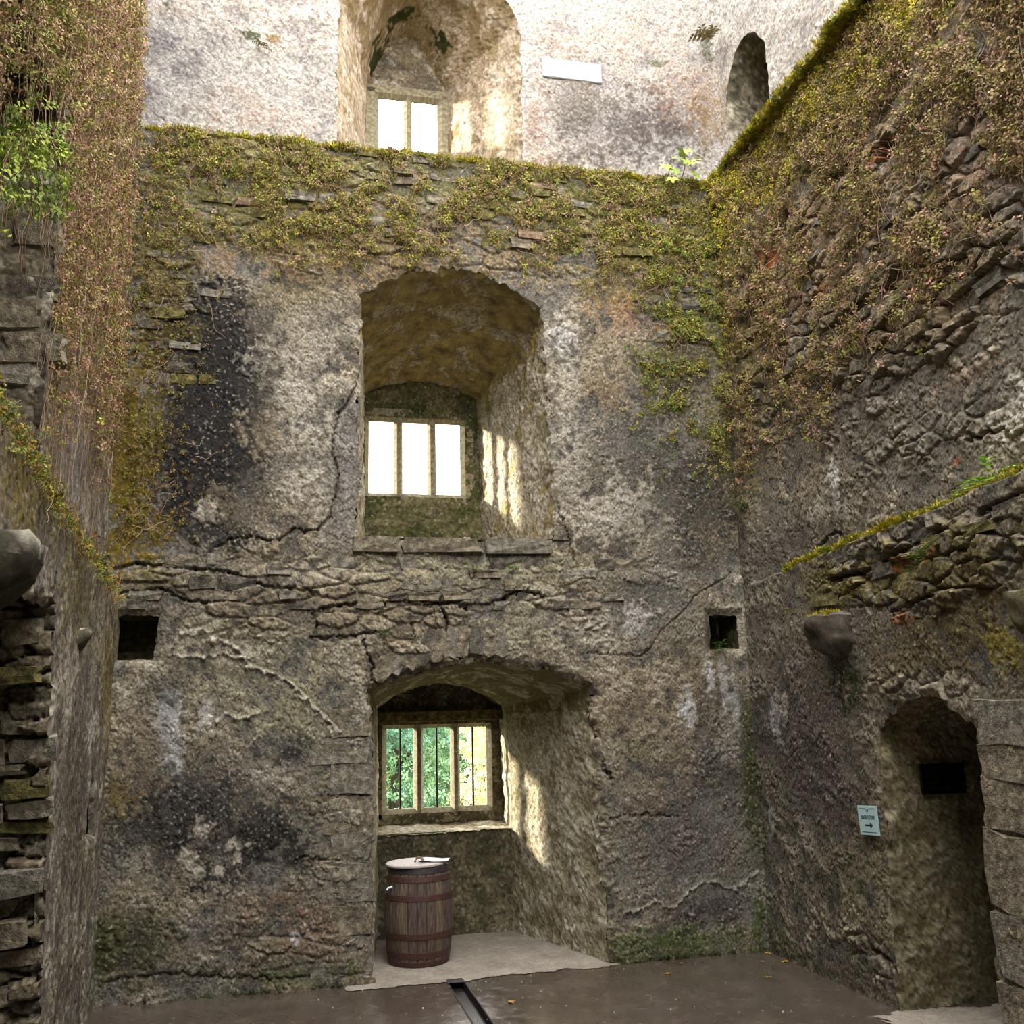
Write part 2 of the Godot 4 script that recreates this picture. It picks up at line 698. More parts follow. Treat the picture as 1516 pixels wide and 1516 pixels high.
func pick(cols: Array) -> Color:
	var c: Color = cols[rng.randi() % cols.size()]
	var g := rng.randf_range(0.7, 1.3)
	return Color(c.r * g, c.g * g * rng.randf_range(0.92, 1.08), c.b * g, 1.0)


# Random spots (u, v) in a rectangle, thinned by a density function.
func spots(count: int, u0: float, u1: float, v0: float, v1: float, density: Callable) -> PackedVector2Array:
	var out := PackedVector2Array()
	var tries := 0
	while out.size() < count and tries < count * 12:
		tries += 1
		var p := Vector2(rng.randf_range(u0, u1), rng.randf_range(v0, v1))
		if rng.randf() < (density as Callable).call(p.x, p.y): out.append(p)
	return out


func blob(p: Vector2, cx: float, cy: float, rx: float, ry: float) -> float:
	var dx := (p.x - cx) / rx
	var dy := (p.y - cy) / ry
	return clampf((1.0 - sqrt(dx * dx + dy * dy)) * 2.5, 0.0, 1.0)


# ---------------------------------------------------------------- shapes of the openings (positive: masonry, negative: opening)

func rag(u: float, v: float) -> float:
	return 0.05 * n2.get_noise_2d(u * 1.6 + 3.0, v * 1.6) + 0.03 * n3.get_noise_2d(u, v)


func arch_gap(x: float, y: float, xl: float, xr: float, bottom: float, spring: float, rise: float) -> float:
	var t := clampf((x - xl) / (xr - xl), 0.0, 1.0) * 2.0 - 1.0
	var top := spring + rise * (1.0 - t * t)
	return maxf(maxf(xl - x, x - xr), maxf(y - top, bottom - y))


func low_left(y: float) -> float: return lerpf(-3.48, -3.52, y / 2.33)
func low_right(y: float) -> float: return lerpf(-1.47, -1.56, y / 2.33)


func cut_back(x: float, y: float) -> float:
	var f := 9.0
	if y < 2.8 and x > -3.9 and x < -1.1: f = arch_gap(x, y, low_left(y), low_right(y), -1.0, 2.33, 0.23)
	elif y > 3.3 and y < 6.7 and x > -4.0 and x < -1.4: f = arch_gap(x, y, -3.63, lerpf(-1.83, -1.88, (y - 3.66) / 2.3), 3.66, 5.96, 0.33)
	f -= rag(x, y) if f < 1.0 else 0.0
	if y > 2.3 and y < 3.3:
		if x < -4.9: f = minf(f, maxf(maxf(-5.66 - x, x + lerpf(5.30, 5.26, (y - 2.6) / 0.37)), maxf(y - 2.97, 2.615 - y)) - rag(x, y) * 0.35)
		elif x > -0.8: f = minf(f, maxf(maxf(-0.36 - x, x + 0.07), maxf(y - 2.97, 2.66 - y)) - rag(x, y) * 0.35)
	return f


func shade_back(x: float, y: float) -> Color:
	var c := masonry(x, y, k_back)
	c.a += 0.03 * smoothstep(3.42, 3.3, y + 0.04 * n2.get_noise_2d(x, 5.0)) + 0.02
	var f := cut_back(x, y)
	if f < 0.07: c.a *= smoothstep(-0.01, 0.07, f)
	return c


func cut_up(x: float, y: float) -> float:
	var f := arch_gap(x, y, -3.84, -1.87, 7.0, 9.6, 1.0)
	return f - (rag(x, y) * 0.8 if f < 0.5 else 0.0)


func shade_up(x: float, y: float) -> Color:
	var c := masonry(x + 13.0, y, k_up) if false else masonry(x, y, k_up)
	var f := cut_up(x, y)
	if f < 0.07: c.a *= smoothstep(-0.01, 0.07, f)
	return c


func right_ledge(z: float) -> float: return 3.24 + 0.05 * z + 0.03 * n2.get_noise_2d(z * 0.7, 50.0)


func cut_right(z: float, y: float) -> float:
	var f := 9.0
	if y < 2.6 and z > 1.5 and z < 3.6: f = arch_gap(z, y, lerpf(1.95, 2.06, y / 1.9), lerpf(3.02, 3.12, y / 1.9), -1.0, 1.93, 0.2)
	return f - (rag(z + 9.0, y) * 0.8 if f < 1.0 else 0.0)


func shade_right(z: float, y: float) -> Color:
	var c := masonry(z, y, k_right)
	c.a += 0.01 - 0.16 * smoothstep(right_ledge(z) - 0.01, right_ledge(z) + 0.015, y) * smoothstep(0.0, 0.9, z)
	c.a += 0.05 * smoothstep(3.9, 5.6, y) * n1.get_noise_2d(z * 2.0, y * 2.0 + 70.0)
	var f := cut_right(z, y)
	if f < 0.07: c.a *= smoothstep(-0.01, 0.07, f)
	if y > 6.15 and y < 6.35 and z > 2.5 and z < 2.85:
		c.a -= 0.5 * smoothstep(0.125, 0.10, Vector2(z - 2.67, y - 6.24).length() + 0.06 * n3.get_noise_2d(z, y))
	return c


func cut_upright(z: float, y: float) -> float:
	var f := arch_gap(z, y, -0.45, 0.5, 7.0, 8.85, 0.42)
	return f - (rag(z, y) * 0.6 if f < 0.5 else 0.0)


func shade_upright(z: float, y: float) -> Color:
	var c := masonry(z, y, k_upright)
	var f := cut_upright(z, y)
	if f < 0.07: c.a *= smoothstep(-0.01, 0.07, f)
	return c


func left_ledge(z: float) -> float: return 3.12 + 0.125 * z + 0.02 * n2.get_noise_2d(z, 80.0)


func cut_left(z: float, y: float) -> float:
	var f := 9.0
	if y < 3.1:
		f = arch_gap(z, y, lerpf(1.84, 2.22, y / 2.4), 4.9, -1.0, 2.78, 0.0)
		f = minf(f, maxf(absf(z - 0.62 - 0.1 * (y - 1.6)) - 0.16 * clampf((1.78 - y) / 0.45, 0.0, 1.0), maxf(y - 1.76, 1.3 - y)))
	elif y > 3.3: f = arch_gap(z, y, 2.62, 5.4, left_ledge(z) + 0.03, 5.62, 0.3)
	return f - (rag(z + 20.0, y) * 0.9 if f < 1.0 else 0.0)


func shade_left(z: float, y: float) -> Color:
	var c := masonry(z * 1.5, y * 0.72, k_left)
	c.a += -0.12 * smoothstep(left_ledge(z) - 0.01, left_ledge(z) + 0.015, y) + 0.05
	var f := cut_left(z, y)
	if f < 0.05: c.a = lerpf(0.0, c.a, smoothstep(-0.01, 0.05, f))
	return c


func no_rag(_p: Vector3) -> float: return 0.0
func plain_paint(_p: Vector3, c: Color) -> Color: return c


func shade_rubble(u: float, v: float) -> Color: return masonry(u * 1.0 + 60.0, v, k_jamb)
func shade_plain(u: float, v: float) -> Color: return masonry(u + 90.0, v + 3.0, k_plain)


# ---------------------------------------------------------------- windows

# Stone window of several lights: every piece of the frame is a part, chamfered towards the room.
func window(called: String, x0: float, x1: float, y0: float, y1: float, zf: float, lights: int, bars: bool, label: String) -> Node3D:
	var w := base(called, Vector3((x0 + x1) / 2.0, y0, zf))
	tag(w, label, "window", "", "structure")
	var hx := (x1 - x0) / 2.0
	var h := y1 - y0
	var ch := 0.05
	var dp := 0.11
	var X := Vector3.RIGHT
	var Y := Vector3.UP
	var Z := Vector3.BACK
	for s in [-1.0, 1.0]:
		var sec := PackedVector2Array([Vector2(s * (hx + 0.10), 0.0), Vector2(s * hx, 0.0), Vector2(s * (hx - ch), -0.055), Vector2(s * (hx - ch), -0.08), Vector2(s * (hx - 0.02), -dp), Vector2(s * (hx + 0.10), -dp)])
		put("jamb", prism(sec, X, Z, Vector3(0, -0.05, 0), Vector3(0, h + 0.05, 0)), M.frame_stone, w)
	put("head", prism(PackedVector2Array([Vector2(h + 0.10, 0.0), Vector2(h, 0.0), Vector2(h - ch * 0.8, -0.055), Vector2(h - ch * 0.8, -0.08), Vector2(h, -dp), Vector2(h + 0.10, -dp)]), Y, Z, Vector3(-hx - 0.10, 0, 0), Vector3(hx + 0.10, 0, 0)), M.frame_stone, w)
	put("sill", prism(PackedVector2Array([Vector2(-0.10, 0.0), Vector2(0, 0.0), Vector2(ch, -0.055), Vector2(ch, -0.08), Vector2(0, -dp), Vector2(-0.10, -dp)]), Y, Z, Vector3(-hx - 0.10, 0, 0), Vector3(hx + 0.10, 0, 0)), M.frame_stone, w)
	for i in lights:
		var cx := -hx + (i + 0.5) * 2.0 * hx / lights
		if i > 0:
			var mx := -hx + i * 2.0 * hx / lights
			put("mullion", prism(PackedVector2Array([Vector2(mx - 0.02, 0.0), Vector2(mx + 0.02, 0.0), Vector2(mx + ch, -0.055), Vector2(mx + ch, -0.08), Vector2(mx + 0.025, -dp), Vector2(mx - 0.025, -dp), Vector2(mx - ch, -0.08), Vector2(mx - ch, -0.055)]), X, Z, Vector3(0, -0.01, 0), Vector3(0, h + 0.01, 0)), M.frame_stone, w)
		if bars:
			tag(put("iron_bar", tube(PackedVector3Array([Vector3(cx, ch * 0.5, -0.068), Vector3(cx, h - 0.02, -0.068)]), 0.011, 0.011, 8), M.iron, w), "black iron bar")
	return w


func _ready() -> void:
	# camera
	var cam := Camera3D.new()
	cam.name = "camera"
	cam.fov = 55.197
	cam.near = 0.05
	cam.far = 400.0
	cam.transform = Transform3D(Basis(Vector3(0.97535, -0.02445, 0.21930), Vector3(-0.02226, 0.97788, 0.20799), Vector3(-0.21954, -0.20775, 0.95323)), Vector3(-4.20805, 2.05285, 8.59098))
	add_child(cam)
	cam.current = true
	# overcast sky
	var env := Environment.new()
	var sky := Sky.new()
	var sm := ProceduralSkyMaterial.new()
	sm.sky_top_color = Color(1.0, 0.99, 0.965)
	sm.sky_horizon_color = Color(1.0, 0.985, 0.95)
	sm.ground_horizon_color = Color(0.55, 0.57, 0.48)
	sm.ground_bottom_color = Color(0.30, 0.33, 0.22)
	sm.sky_energy_multiplier = 1.0
	sky.sky_material = sm
	env.background_mode = Environment.BG_SKY
	env.sky = sky
	env.background_energy_multiplier = 10.4
	env.tonemap_mode = Environment.TONE_MAPPER_LINEAR
	env.tonemap_exposure = 1.0
	env.sdfgi_enabled = true
	env.ssao_enabled = true
	env.ssil_enabled = true
	var we := WorldEnvironment.new()
	we.name = "world_environment"
	we.environment = env
	add_child(we)
	# sun veiled by cloud, behind the back wall: it comes in only through the windows
	var sun := DirectionalLight3D.new()
	sun.name = "veiled_sun"
	sun.light_color = Color(1.0, 0.95, 0.84)
	sun.light_energy = 6.0
	sun.light_angular_distance = 4.0
	sun.shadow_enabled = true
	sun.sky_mode = DirectionalLight3D.SKY_MODE_LIGHT_ONLY
	add_child(sun)
	sun.look_at_from_position(Vector3.ZERO, Vector3(1.1, -0.47, 1.0))

	rng.seed = 4711
	n1 = fnl(11, 0.55, 4)
	n2 = fnl(23, 2.6, 4)
	n3 = fnl(37, 11.0, 3)
	n4 = fnl(41, 38.0, 2)
	nsp = fnl(53, 24.0, 2)
	cell = cellular(7, FastNoiseLite.RETURN_DISTANCE2_SUB)
	cellv = cellular(7, FastNoiseLite.RETURN_CELL_VALUE)
	materials()
	looks()
	setting()
	niches()
	stonework()
	outside()
	barrel()
	small_things()
	plants()


func materials() -> void:
	var grain := noise_tex(5, 0.05, 5, Color(0.58, 0.575, 0.565), Color(1, 1, 1), 512, 0.8, 0.1)
	var bump := noise_tex(6, 0.016, 6, Color.BLACK, Color.WHITE, 512, 0.72)
	M.wall = wall_mat(grain, bump, 1.1, 0.8)
	M.smooth_wall = wall_mat(grain, bump, 1.4, 0.7)
	M.stone_grey = tri_mat(noise_tex(61, 0.02, 5, Color(0.22, 0.21, 0.19), Color(0.66, 0.63, 0.57), 256, 0.65), bump, Vector3.ONE * 2.3, 1.2, 0.95, true)
	M.stone_tan = tri_mat(noise_tex(62, 0.02, 5, Color(0.22, 0.20, 0.165), Color(0.66, 0.615, 0.53), 256, 0.65), bump, Vector3.ONE * 2.1, 1.2, 0.95, true)
	M.stone_dark = tri_mat(noise_tex(63, 0.02, 5, Color(0.13, 0.12, 0.11), Color(0.50, 0.47, 0.42), 256, 0.65), bump, Vector3.ONE * 2.6, 1.2, 0.95, true)
	M.stone_moss = tri_mat(noise_tex(64, 0.02, 5, Color(0.15, 0.14, 0.05), Color(0.58, 0.54, 0.32), 256, 0.65), bump, Vector3.ONE * 2.2, 1.2, 0.95, true)
	M.stone_pink = tri_mat(noise_tex(65, 0.02, 5, Color(0.28, 0.22, 0.17), Color(0.68, 0.58, 0.49), 256, 0.65), bump, Vector3.ONE * 2.2, 1.2, 0.95, true)
	M.stone_pale = tri_mat(noise_tex(66, 0.02, 5, Color(0.45, 0.44, 0.42), Color(0.86, 0.84, 0.80), 256, 0.65), bump, Vector3.ONE * 2.2, 1.0, 0.95, true)
	M.frame_stone = tri_mat(noise_tex(67, 0.03, 4, Color(0.38, 0.36, 0.29), Color(0.68, 0.64, 0.54), 256, 0.6), bump, Vector3.ONE * 2.0, 0.4, 0.9, true)
	M.iron = std(Color(0.045, 0.04, 0.04), 0.6, 0.4)
	M.leaf = leaf_mat()
	M.dry = leaf_mat(0.85, 0.15)
	M.twig = std(Color.WHITE, 0.9)
	M.twig.vertex_color_use_as_albedo = true
	for i in 4:
		var lo: Color = [Color(0.17, 0.125, 0.10), Color(0.20, 0.15, 0.125), Color(0.15, 0.11, 0.095), Color(0.21, 0.165, 0.12)][i]
		var hi: Color = [Color(0.50, 0.44, 0.40), Color(0.56, 0.49, 0.44), Color(0.46, 0.40, 0.37), Color(0.54, 0.48, 0.41)][i]
		var tex := noise_tex(80 + i, 0.03, 4, lo, hi, 256, 0.6)
		M["wood%d" % i] = tri_mat(tex, bump, Vector3(7.0, 0.7, 7.0), 0.25, 0.75)
	M.hoop = tri_mat(noise_tex(88, 0.03, 4, Color(0.17, 0.09, 0.08), Color(0.38, 0.24, 0.22), 256, 0.6), bump, Vector3.ONE * 4.0, 0.1, 0.6)
	M.hoop_dark = tri_mat(noise_tex(89, 0.03, 4, Color(0.10, 0.085, 0.10), Color(0.26, 0.22, 0.25), 256, 0.6), bump, Vector3.ONE * 4.0, 0.1, 0.6)
	M.lid = tri_mat(noise_tex(90, 0.03, 4, Color(0.60, 0.56, 0.55), Color(0.84, 0.80, 0.79), 256, 0.5), bump, Vector3.ONE * 4.0, 0.05, 0.55)
	M.rope = std(Color(0.55, 0.45, 0.36), 0.9)
	M.paper = std(Color(0.86, 0.87, 0.92), 0.5)
	M.bark = tri_mat(noise_tex(91, 0.03, 4, Color(0.14, 0.11, 0.08), Color(0.40, 0.35, 0.28), 256, 0.6), bump, Vector3(2, 0.5, 2), 1.0, 0.95)
	# floor: dark paving, damp, with worn duller patches
	var fl := wall_mat(noise_tex(92, 0.04, 5, Color(0.82, 0.815, 0.81), Color(1, 1, 1), 512, 0.75), bump, 1.3, 0.006)
	fl.roughness = 1.0
	fl.roughness_texture = noise_tex(93, 0.008, 5, Color(0.06, 0.06, 0.06), Color(0.36, 0.36, 0.36), 512, 0.55)
	fl.roughness_texture_channel = BaseMaterial3D.TEXTURE_CHANNEL_RED
	fl.metallic_specular = 0.5
	M.floor = fl
	var sl := wall_mat(noise_tex(94, 0.04, 5, Color(0.72, 0.71, 0.70), Color(1, 1, 1), 512, 0.75), bump, 1.7, 0.08)
	sl.roughness = 0.85
	M.slab = sl
	M.grey_metal = std(Color(0.16, 0.15, 0.14), 0.3, 0.3)
	for i in 6:
		rocks.append(rock(100 + i, 0.08, 0.17))


func looks() -> void:
	var stonelook := {"grain": 1.0, "rough": 1.0, "rub": 0.0, "sx": 3.2, "sy": 8.5, "relief": 0.034, "s0": TAN, "s1": DARKGREY, "c0": GREY, "c1": TAN, "c2": PALE, "c3": DARKGREY, "speck": PALE, "specks": 0.55}
	k_back = kit([
		[-4.89, 6.85, 0.96, 0.75, MOSS, 0.55, 0.50, 1.00],
		[-3.21, 7.16, 2.76, 0.43, MOSS, 0.50, 0.50, 1.00],
		[-1.45, 6.90, 1.42, 0.67, MOSS, 0.50, 0.50, 1.00],
		[-5.44, 5.93, 0.45, 1.03, OLIVE, 0.75, 0.50, 0.90],
		[-5.57, 4.19, 0.38, 0.89, OCHRE, 0.80, 0.50, 0.90],
		[-5.54, 3.66, 0.32, 0.35, OCHRE, 0.70, 0.50, 0.90],
		[-2.95, 6.48, 1.50, 0.56, DRYTAN, 0.50, 0.60, 1.00],
		[-3.96, 6.32, 0.56, 0.41, DRYTAN, 0.45, 0.60, 1.00],
		[-1.19, 6.27, 0.42, 0.36, OCHRE, 0.55, 0.50, 1.00],
		[-0.53, 6.61, 0.51, 0.90, MOSS, 0.50, 0.50, 1.00],
		[-0.54, 5.31, 0.43, 0.78, OLIVE, 0.55, 0.50, 1.00],
		[-0.03, 6.36, 0.26, 1.49, MOSS, 0.65, 0.50, 0.90],
		[-0.12, 4.71, 0.25, 0.83, OLIVE, 0.60, 0.50, 0.90],
		[-0.96, 5.93, 0.43, 0.20, RUST, 0.30, 0.50, 1.00],
		[-0.32, 5.43, 0.36, 0.28, DARKGREY, 0.40, 0.50, 1.00],
		[-3.59, 6.70, 0.57, 0.35, OLIVE, 0.50, 0.50, 1.00],
		[-4.58, 6.47, 0.60, 0.41, OLIVE, 0.50, 0.50, 1.00],
		[-5.31, 5.62, 0.23, 0.38, PINKTAN, 0.60, 0.50, 1.00],
		[-4.33, 6.15, 0.42, 0.17, PINKTAN, 0.60, 0.50, 1.00],
		[-4.87, 6.18, 0.24, 0.20, PINKTAN, 0.45, 0.50, 1.00],
		[-5.21, 5.31, 0.17, 0.38, PALE, 0.60, 0.50, 1.00],
		[-5.42, 4.95, 0.14, 0.10, PALE, 0.80, 0.50, 0.80],
		[-5.00, 5.89, 0.08, 0.17, PALE, 0.70, 0.40, 0.60],
		[-4.98, 5.32, 0.46, 0.76, BLACK, 0.95, 0.30, 0.70],
		[-4.95, 4.57, 0.65, 0.80, BLACK, 0.95, 0.30, 0.70],
		[-4.98, 3.91, 0.53, 0.47, BLACK, 0.93, 0.30, 0.70],
		[-4.85, 5.78, 0.29, 0.26, BLACK, 0.70, 0.50, 0.90],
		[-4.57, 5.09, 0.35, 0.82, BLACK, 0.60, 0.50, 1.10],
		[-4.63, 4.22, 0.34, 0.43, BLACK, 0.55, 0.60, 1.10],
		[-5.30, 4.20, 0.22, 0.42, BLACK, 0.60, 0.50, 1.00],
		[-5.60, 4.25, 0.27, 0.83, OCHRE, 0.85, 0.40, 0.80],
		[-5.49, 3.61, 0.40, 0.32, OCHRE, 0.80, 0.40, 0.80],
		[-5.46, 4.67, 0.22, 0.36, OLIVE, 0.70, 0.40, 0.90],
		[-5.45, 5.55, 0.34, 0.57, OLIVE, 0.55, 0.50, 1.00],
		[-5.62, 5.04, 0.17, 0.37, OCHRE, 0.60, 0.50, 1.00],
		[-4.95, 3.85, 0.12, 0.08, PALE, 0.60, 0.40, 1.00],
		[-4.13, 5.12, 0.36, 0.90, PALE, 0.42, 0.70, 1.10],
		[-4.18, 4.86, 0.18, 0.38, PALE, 0.50, 0.60, 1.10],
		[-3.99, 4.24, 0.29, 0.49, PALE, 0.35, 0.70, 1.10],
		[-4.41, 4.60, 0.23, 0.25, TAN, 0.50, 0.60, 1.10],
		[-3.89, 5.72, 0.24, 0.40, GREY, 0.50, 0.60, 1.00],
		[-4.26, 5.96, 0.36, 0.27, OLIVE, 0.35, 0.60, 1.00],
		[-3.74, 4.31, 0.13, 0.69, MAUVE, 0.60, 0.50, 0.60],
		[-3.81, 3.63, 0.23, 0.18, MAUVE, 0.50, 0.50, 0.80],
		[-4.95, 3.91, 0.10, 0.08, PALE, 0.80, 0.40, 0.80],
		[-4.70, 3.92, 0.34, 0.18, TAN, 0.35, 0.60, 1.20],
		[-1.64, 5.12, 0.15, 0.82, PALE, 0.70, 0.60, 0.90],
		[-1.67, 5.67, 0.16, 0.21, WHITE, 0.55, 0.50, 0.90],
		[-1.62, 4.32, 0.20, 0.59, PALE, 0.50, 0.60, 1.00],
		[-1.23, 5.48, 0.42, 0.49, TAN, 0.45, 0.60, 1.10],
		[-1.19, 5.00, 0.41, 0.27, DRYTAN, 0.35, 0.60, 1.10],
		[-0.88, 4.34, 0.69, 0.74, DARKGREY, 0.75, 0.60, 1.10],
		[-0.40, 4.22, 0.42, 0.67, BLACK, 0.60, 0.60, 1.10],
		[-1.06, 4.74, 0.34, 0.27, DARKGREY, 0.50, 0.60, 1.10],
		[-1.10, 3.94, 0.34, 0.39, PALE, 0.50, 0.50, 1.20],
		[-1.44, 3.87, 0.26, 0.32, PALE, 0.40, 0.60, 1.20],
		[-0.94, 3.17, 0.47, 0.32, BLACK, 0.50, 0.60, 1.10],
		[-0.45, 3.49, 0.41, 0.26, BLACK, 0.45, 0.60, 1.10],
		[-4.93, 3.21, 0.66, 0.23, DARKGREY, 0.35, 0.70, 1.10],
		[-3.57, 3.16, 0.64, 0.30, TAN, 0.50, 0.70, 1.10],
		[-2.61, 3.28, 0.93, 0.31, TANGREEN, 0.40, 0.70, 1.10],
		[-1.74, 2.92, 0.70, 0.25, PALE, 0.42, 0.60, 1.10],
		[-1.09, 2.92, 0.20, 0.19, WHITE, 0.50, 0.50, 1.00],
		[-2.24, 2.86, 0.37, 0.24, TANGREEN, 0.50, 0.60, 1.00],
		[-3.98, 3.33, 0.35, 0.18, PALE, 0.30, 0.60, 1.10],
		[-5.31, 3.27, 0.32, 0.23, OLIVE, 0.45, 0.60, 1.00],
		[-3.09, 3.46, 1.21, 0.16, TANGREEN, 0.35, 0.60, 1.00],
		[-4.52, 2.47, 0.77, 0.50, TANGREEN, 0.50, 0.70, 1.00],
		[-4.07, 2.13, 0.39, 0.33, TANGREEN, 0.55, 0.60, 1.00],
		[-4.85, 2.70, 0.38, 0.17, PALE, 0.35, 0.60, 1.00],
		[-5.15, 2.16, 0.13, 0.24, WHITE, 0.90, 0.40, 0.50],
		[-5.10, 1.78, 0.11, 0.40, WHITE, 0.75, 0.50, 0.60],
		[-5.06, 1.41, 0.08, 0.26, WHITE, 0.30, 0.60, 0.90],
		[-4.86, 2.17, 0.09, 0.12, WHITE, 0.50, 0.50, 0.90],
		[-5.16, 2.37, 0.19, 0.12, DARKGREY, 0.70, 0.50, 0.90],
		[-5.20, 2.07, 0.18, 0.32, DARKGREY, 0.45, 0.60, 0.90],
		[-4.17, 1.83, 0.20, 0.17, BLACK, 0.85, 0.50, 0.90],
		[-5.11, 1.38, 0.59, 0.42, BLACK, 0.88, 0.50, 1.10],
		[-4.48, 1.17, 0.64, 0.37, BLACK, 0.90, 0.50, 1.10],
		[-4.15, 1.03, 0.27, 0.24, BLACK, 0.85, 0.50, 1.00],
		[-4.70, 1.55, 0.48, 0.27, DARKGREY, 0.55, 0.60, 1.10],
		[-5.41, 1.17, 0.30, 0.41, DARKGREY, 0.60, 0.60, 1.10],
		[-5.43, 0.72, 0.25, 0.20, TAN, 0.60, 0.60, 1.00],
		[-5.33, 0.71, 0.10, 0.09, PALE, 0.50, 0.50, 1.00],
		[-5.39, 1.79, 0.21, 0.42, TAN, 0.40, 0.60, 1.00],
		[-5.48, 1.53, 0.13, 0.14, OCHRE, 0.45, 0.50, 1.00],
		[-4.66, 0.47, 0.31, 0.12, BLACK, 0.60, 0.60, 1.00],
		[-4.87, 0.53, 0.15, 0.10, MAUVE, 0.50, 0.60, 1.00],
		[-3.93, 0.47, 0.48, 0.26, REDBROWN, 0.62, 0.70, 1.00],
		[-4.31, 0.65, 0.32, 0.13, REDBROWN, 0.50, 0.60, 1.00],
		[-5.37, 0.42, 0.40, 0.29, DARKGREEN, 0.75, 0.60, 1.00],
		[-4.65, 0.17, 0.92, 0.11, DARKGREEN, 0.60, 0.50, 1.00],
		[-3.92, 0.11, 0.48, 0.07, GREEN, 0.55, 0.50, 1.00],
		[-5.56, 0.43, 0.15, 0.39, MOSSDARK, 0.50, 0.60, 1.00],
		[-4.10, 0.40, 0.05, 0.05, WHITE, 0.80, 0.40, 0.60],
		[-3.78, 1.62, 0.28, 0.33, TANGREEN, 0.40, 0.60, 1.00],
		[-3.77, 0.98, 0.27, 0.32, TAN, 0.45, 0.60, 1.00],
		[-3.66, 0.71, 0.22, 0.21, DARKGREY, 0.30, 0.60, 1.00],
		[-4.64, 1.13, 0.11, 0.06, PALE, 0.80, 0.40, 1.10],
		[-4.85, 1.24, 0.07, 0.09, PALE, 0.80, 0.40, 1.10],
		[-4.94, 1.04, 0.07, 0.08, PALE, 0.75, 0.40, 1.10],
		[-4.71, 0.95, 0.04, 0.04, PALE, 0.80, 0.40, 1.00],
		[-4.89, 0.94, 0.05, 0.05, PALE, 0.80, 0.40, 1.00],
		[-4.33, 1.64, 0.16, 0.09, PALE, 0.55, 0.50, 1.20],
		[-5.30, 1.03, 0.15, 0.12, PALE, 0.35, 0.50, 1.30],
		[-4.15, 0.89, 0.06, 0.05, PALE, 0.80, 0.40, 1.10],
		[-4.58, 1.02, 0.05, 0.04, PALE, 0.80, 0.40, 1.10],
		[-1.19, 2.18, 0.39, 0.42, TAN, 0.50, 0.70, 1.00],
		[-1.44, 0.97, 0.16, 0.79, TANGREEN, 0.35, 0.70, 1.00],
		[-1.12, 1.76, 0.17, 0.14, TANGREEN, 0.60, 0.50, 0.90],
		[-0.74, 1.05, 0.71, 0.69, MAUVEDARK, 0.82, 0.60, 1.10],
		[-0.24, 1.68, 0.37, 0.72, DARKGREY, 0.75, 0.60, 1.00],
		[-0.38, 2.48, 0.40, 0.25, TAN, 0.35, 0.60, 1.00],
		[-0.70, 2.79, 0.54, 0.19, DARKGREY, 0.45, 0.60, 1.00],
		[-0.27, 2.35, 0.05, 0.28, WHITE, 0.50, 0.50, 0.60],
		[-0.17, 2.16, 0.05, 0.37, WHITE, 0.40, 0.50, 0.60],
		[-0.41, 2.40, 0.05, 0.16, WHITE, 0.60, 0.50, 0.80],
		[-0.62, 2.08, 0.07, 0.16, WHITE, 0.65, 0.50, 0.80],
		[-0.71, 2.11, 0.04, 0.10, WHITE, 0.50, 0.50, 0.80],
		[-0.23, 1.86, 0.13, 0.36, PALE, 0.30, 0.60, 1.00],
		[-0.47, 0.41, 0.45, 0.22, BLACK, 0.75, 0.60, 0.90],
		[-0.79, 0.37, 0.31, 0.17, MAUVEDARK, 0.50, 0.60, 1.00],
		[-0.87, 0.10, 0.87, 0.16, GREEN, 0.70, 0.50, 0.90],
		[-0.93, 0.19, 0.37, 0.09, GREEN, 0.55, 0.50, 0.90],
		[-0.09, 0.21, 0.09, 0.39, GREEN, 0.75, 0.50, 0.80],
		[-0.06, 1.31, 0.11, 0.95, MOSSDARK, 0.75, 0.50, 0.80],
		[-1.00, -0.00, 0.99, 0.05, MOSSDARK, 0.60, 0.50, 0.90],
		[-1.05, 1.29, 0.19, 0.23, TAN, 0.40, 0.60, 1.10],
		[-0.84, 1.58, 0.19, 0.18, TAN, 0.30, 0.60, 1.10]], [
		[PackedVector2Array([Vector2(-5.17, 2.67), Vector2(-5.08, 2.82), Vector2(-4.91, 2.84), Vector2(-4.81, 2.76), Vector2(-4.63, 2.69), Vector2(-4.53, 2.56), Vector2(-4.35, 2.48), Vector2(-4.18, 2.40), Vector2(-4.04, 2.27), Vector2(-3.96, 2.17), Vector2(-3.87, 2.08), Vector2(-3.77, 1.98)]), 0.022, 0.020, PALE, 0.75],
		[PackedVector2Array([Vector2(-5.18, 2.64), Vector2(-4.90, 2.62), Vector2(-4.74, 2.64), Vector2(-4.52, 2.61)]), 0.014, 0.018, PALE, 0.75],
		[PackedVector2Array([Vector2(-5.08, 2.82), Vector2(-4.91, 2.79), Vector2(-4.81, 2.74)]), 0.012, 0.012, PALE, 0.60],
		[PackedVector2Array([Vector2(-4.81, 1.97), Vector2(-4.77, 2.10), Vector2(-4.70, 2.17), Vector2(-4.62, 2.13), Vector2(-4.51, 2.13), Vector2(-4.43, 2.18)]), 0.016, 0.016, PALE, 0.65],
		[PackedVector2Array([Vector2(-4.53, 1.89), Vector2(-4.46, 1.95), Vector2(-4.44, 1.97)]), 0.014, 0.014, PALE, 0.60],
		[PackedVector2Array([Vector2(-1.35, 0.41), Vector2(-1.19, 0.42), Vector2(-1.04, 0.49), Vector2(-0.94, 0.41), Vector2(-0.85, 0.44), Vector2(-0.74, 0.55), Vector2(-0.61, 0.61), Vector2(-0.48, 0.62), Vector2(-0.36, 0.54), Vector2(-0.26, 0.56), Vector2(-0.16, 0.62), Vector2(-0.07, 0.68)]), 0.014, 0.015, PALE, 0.55],
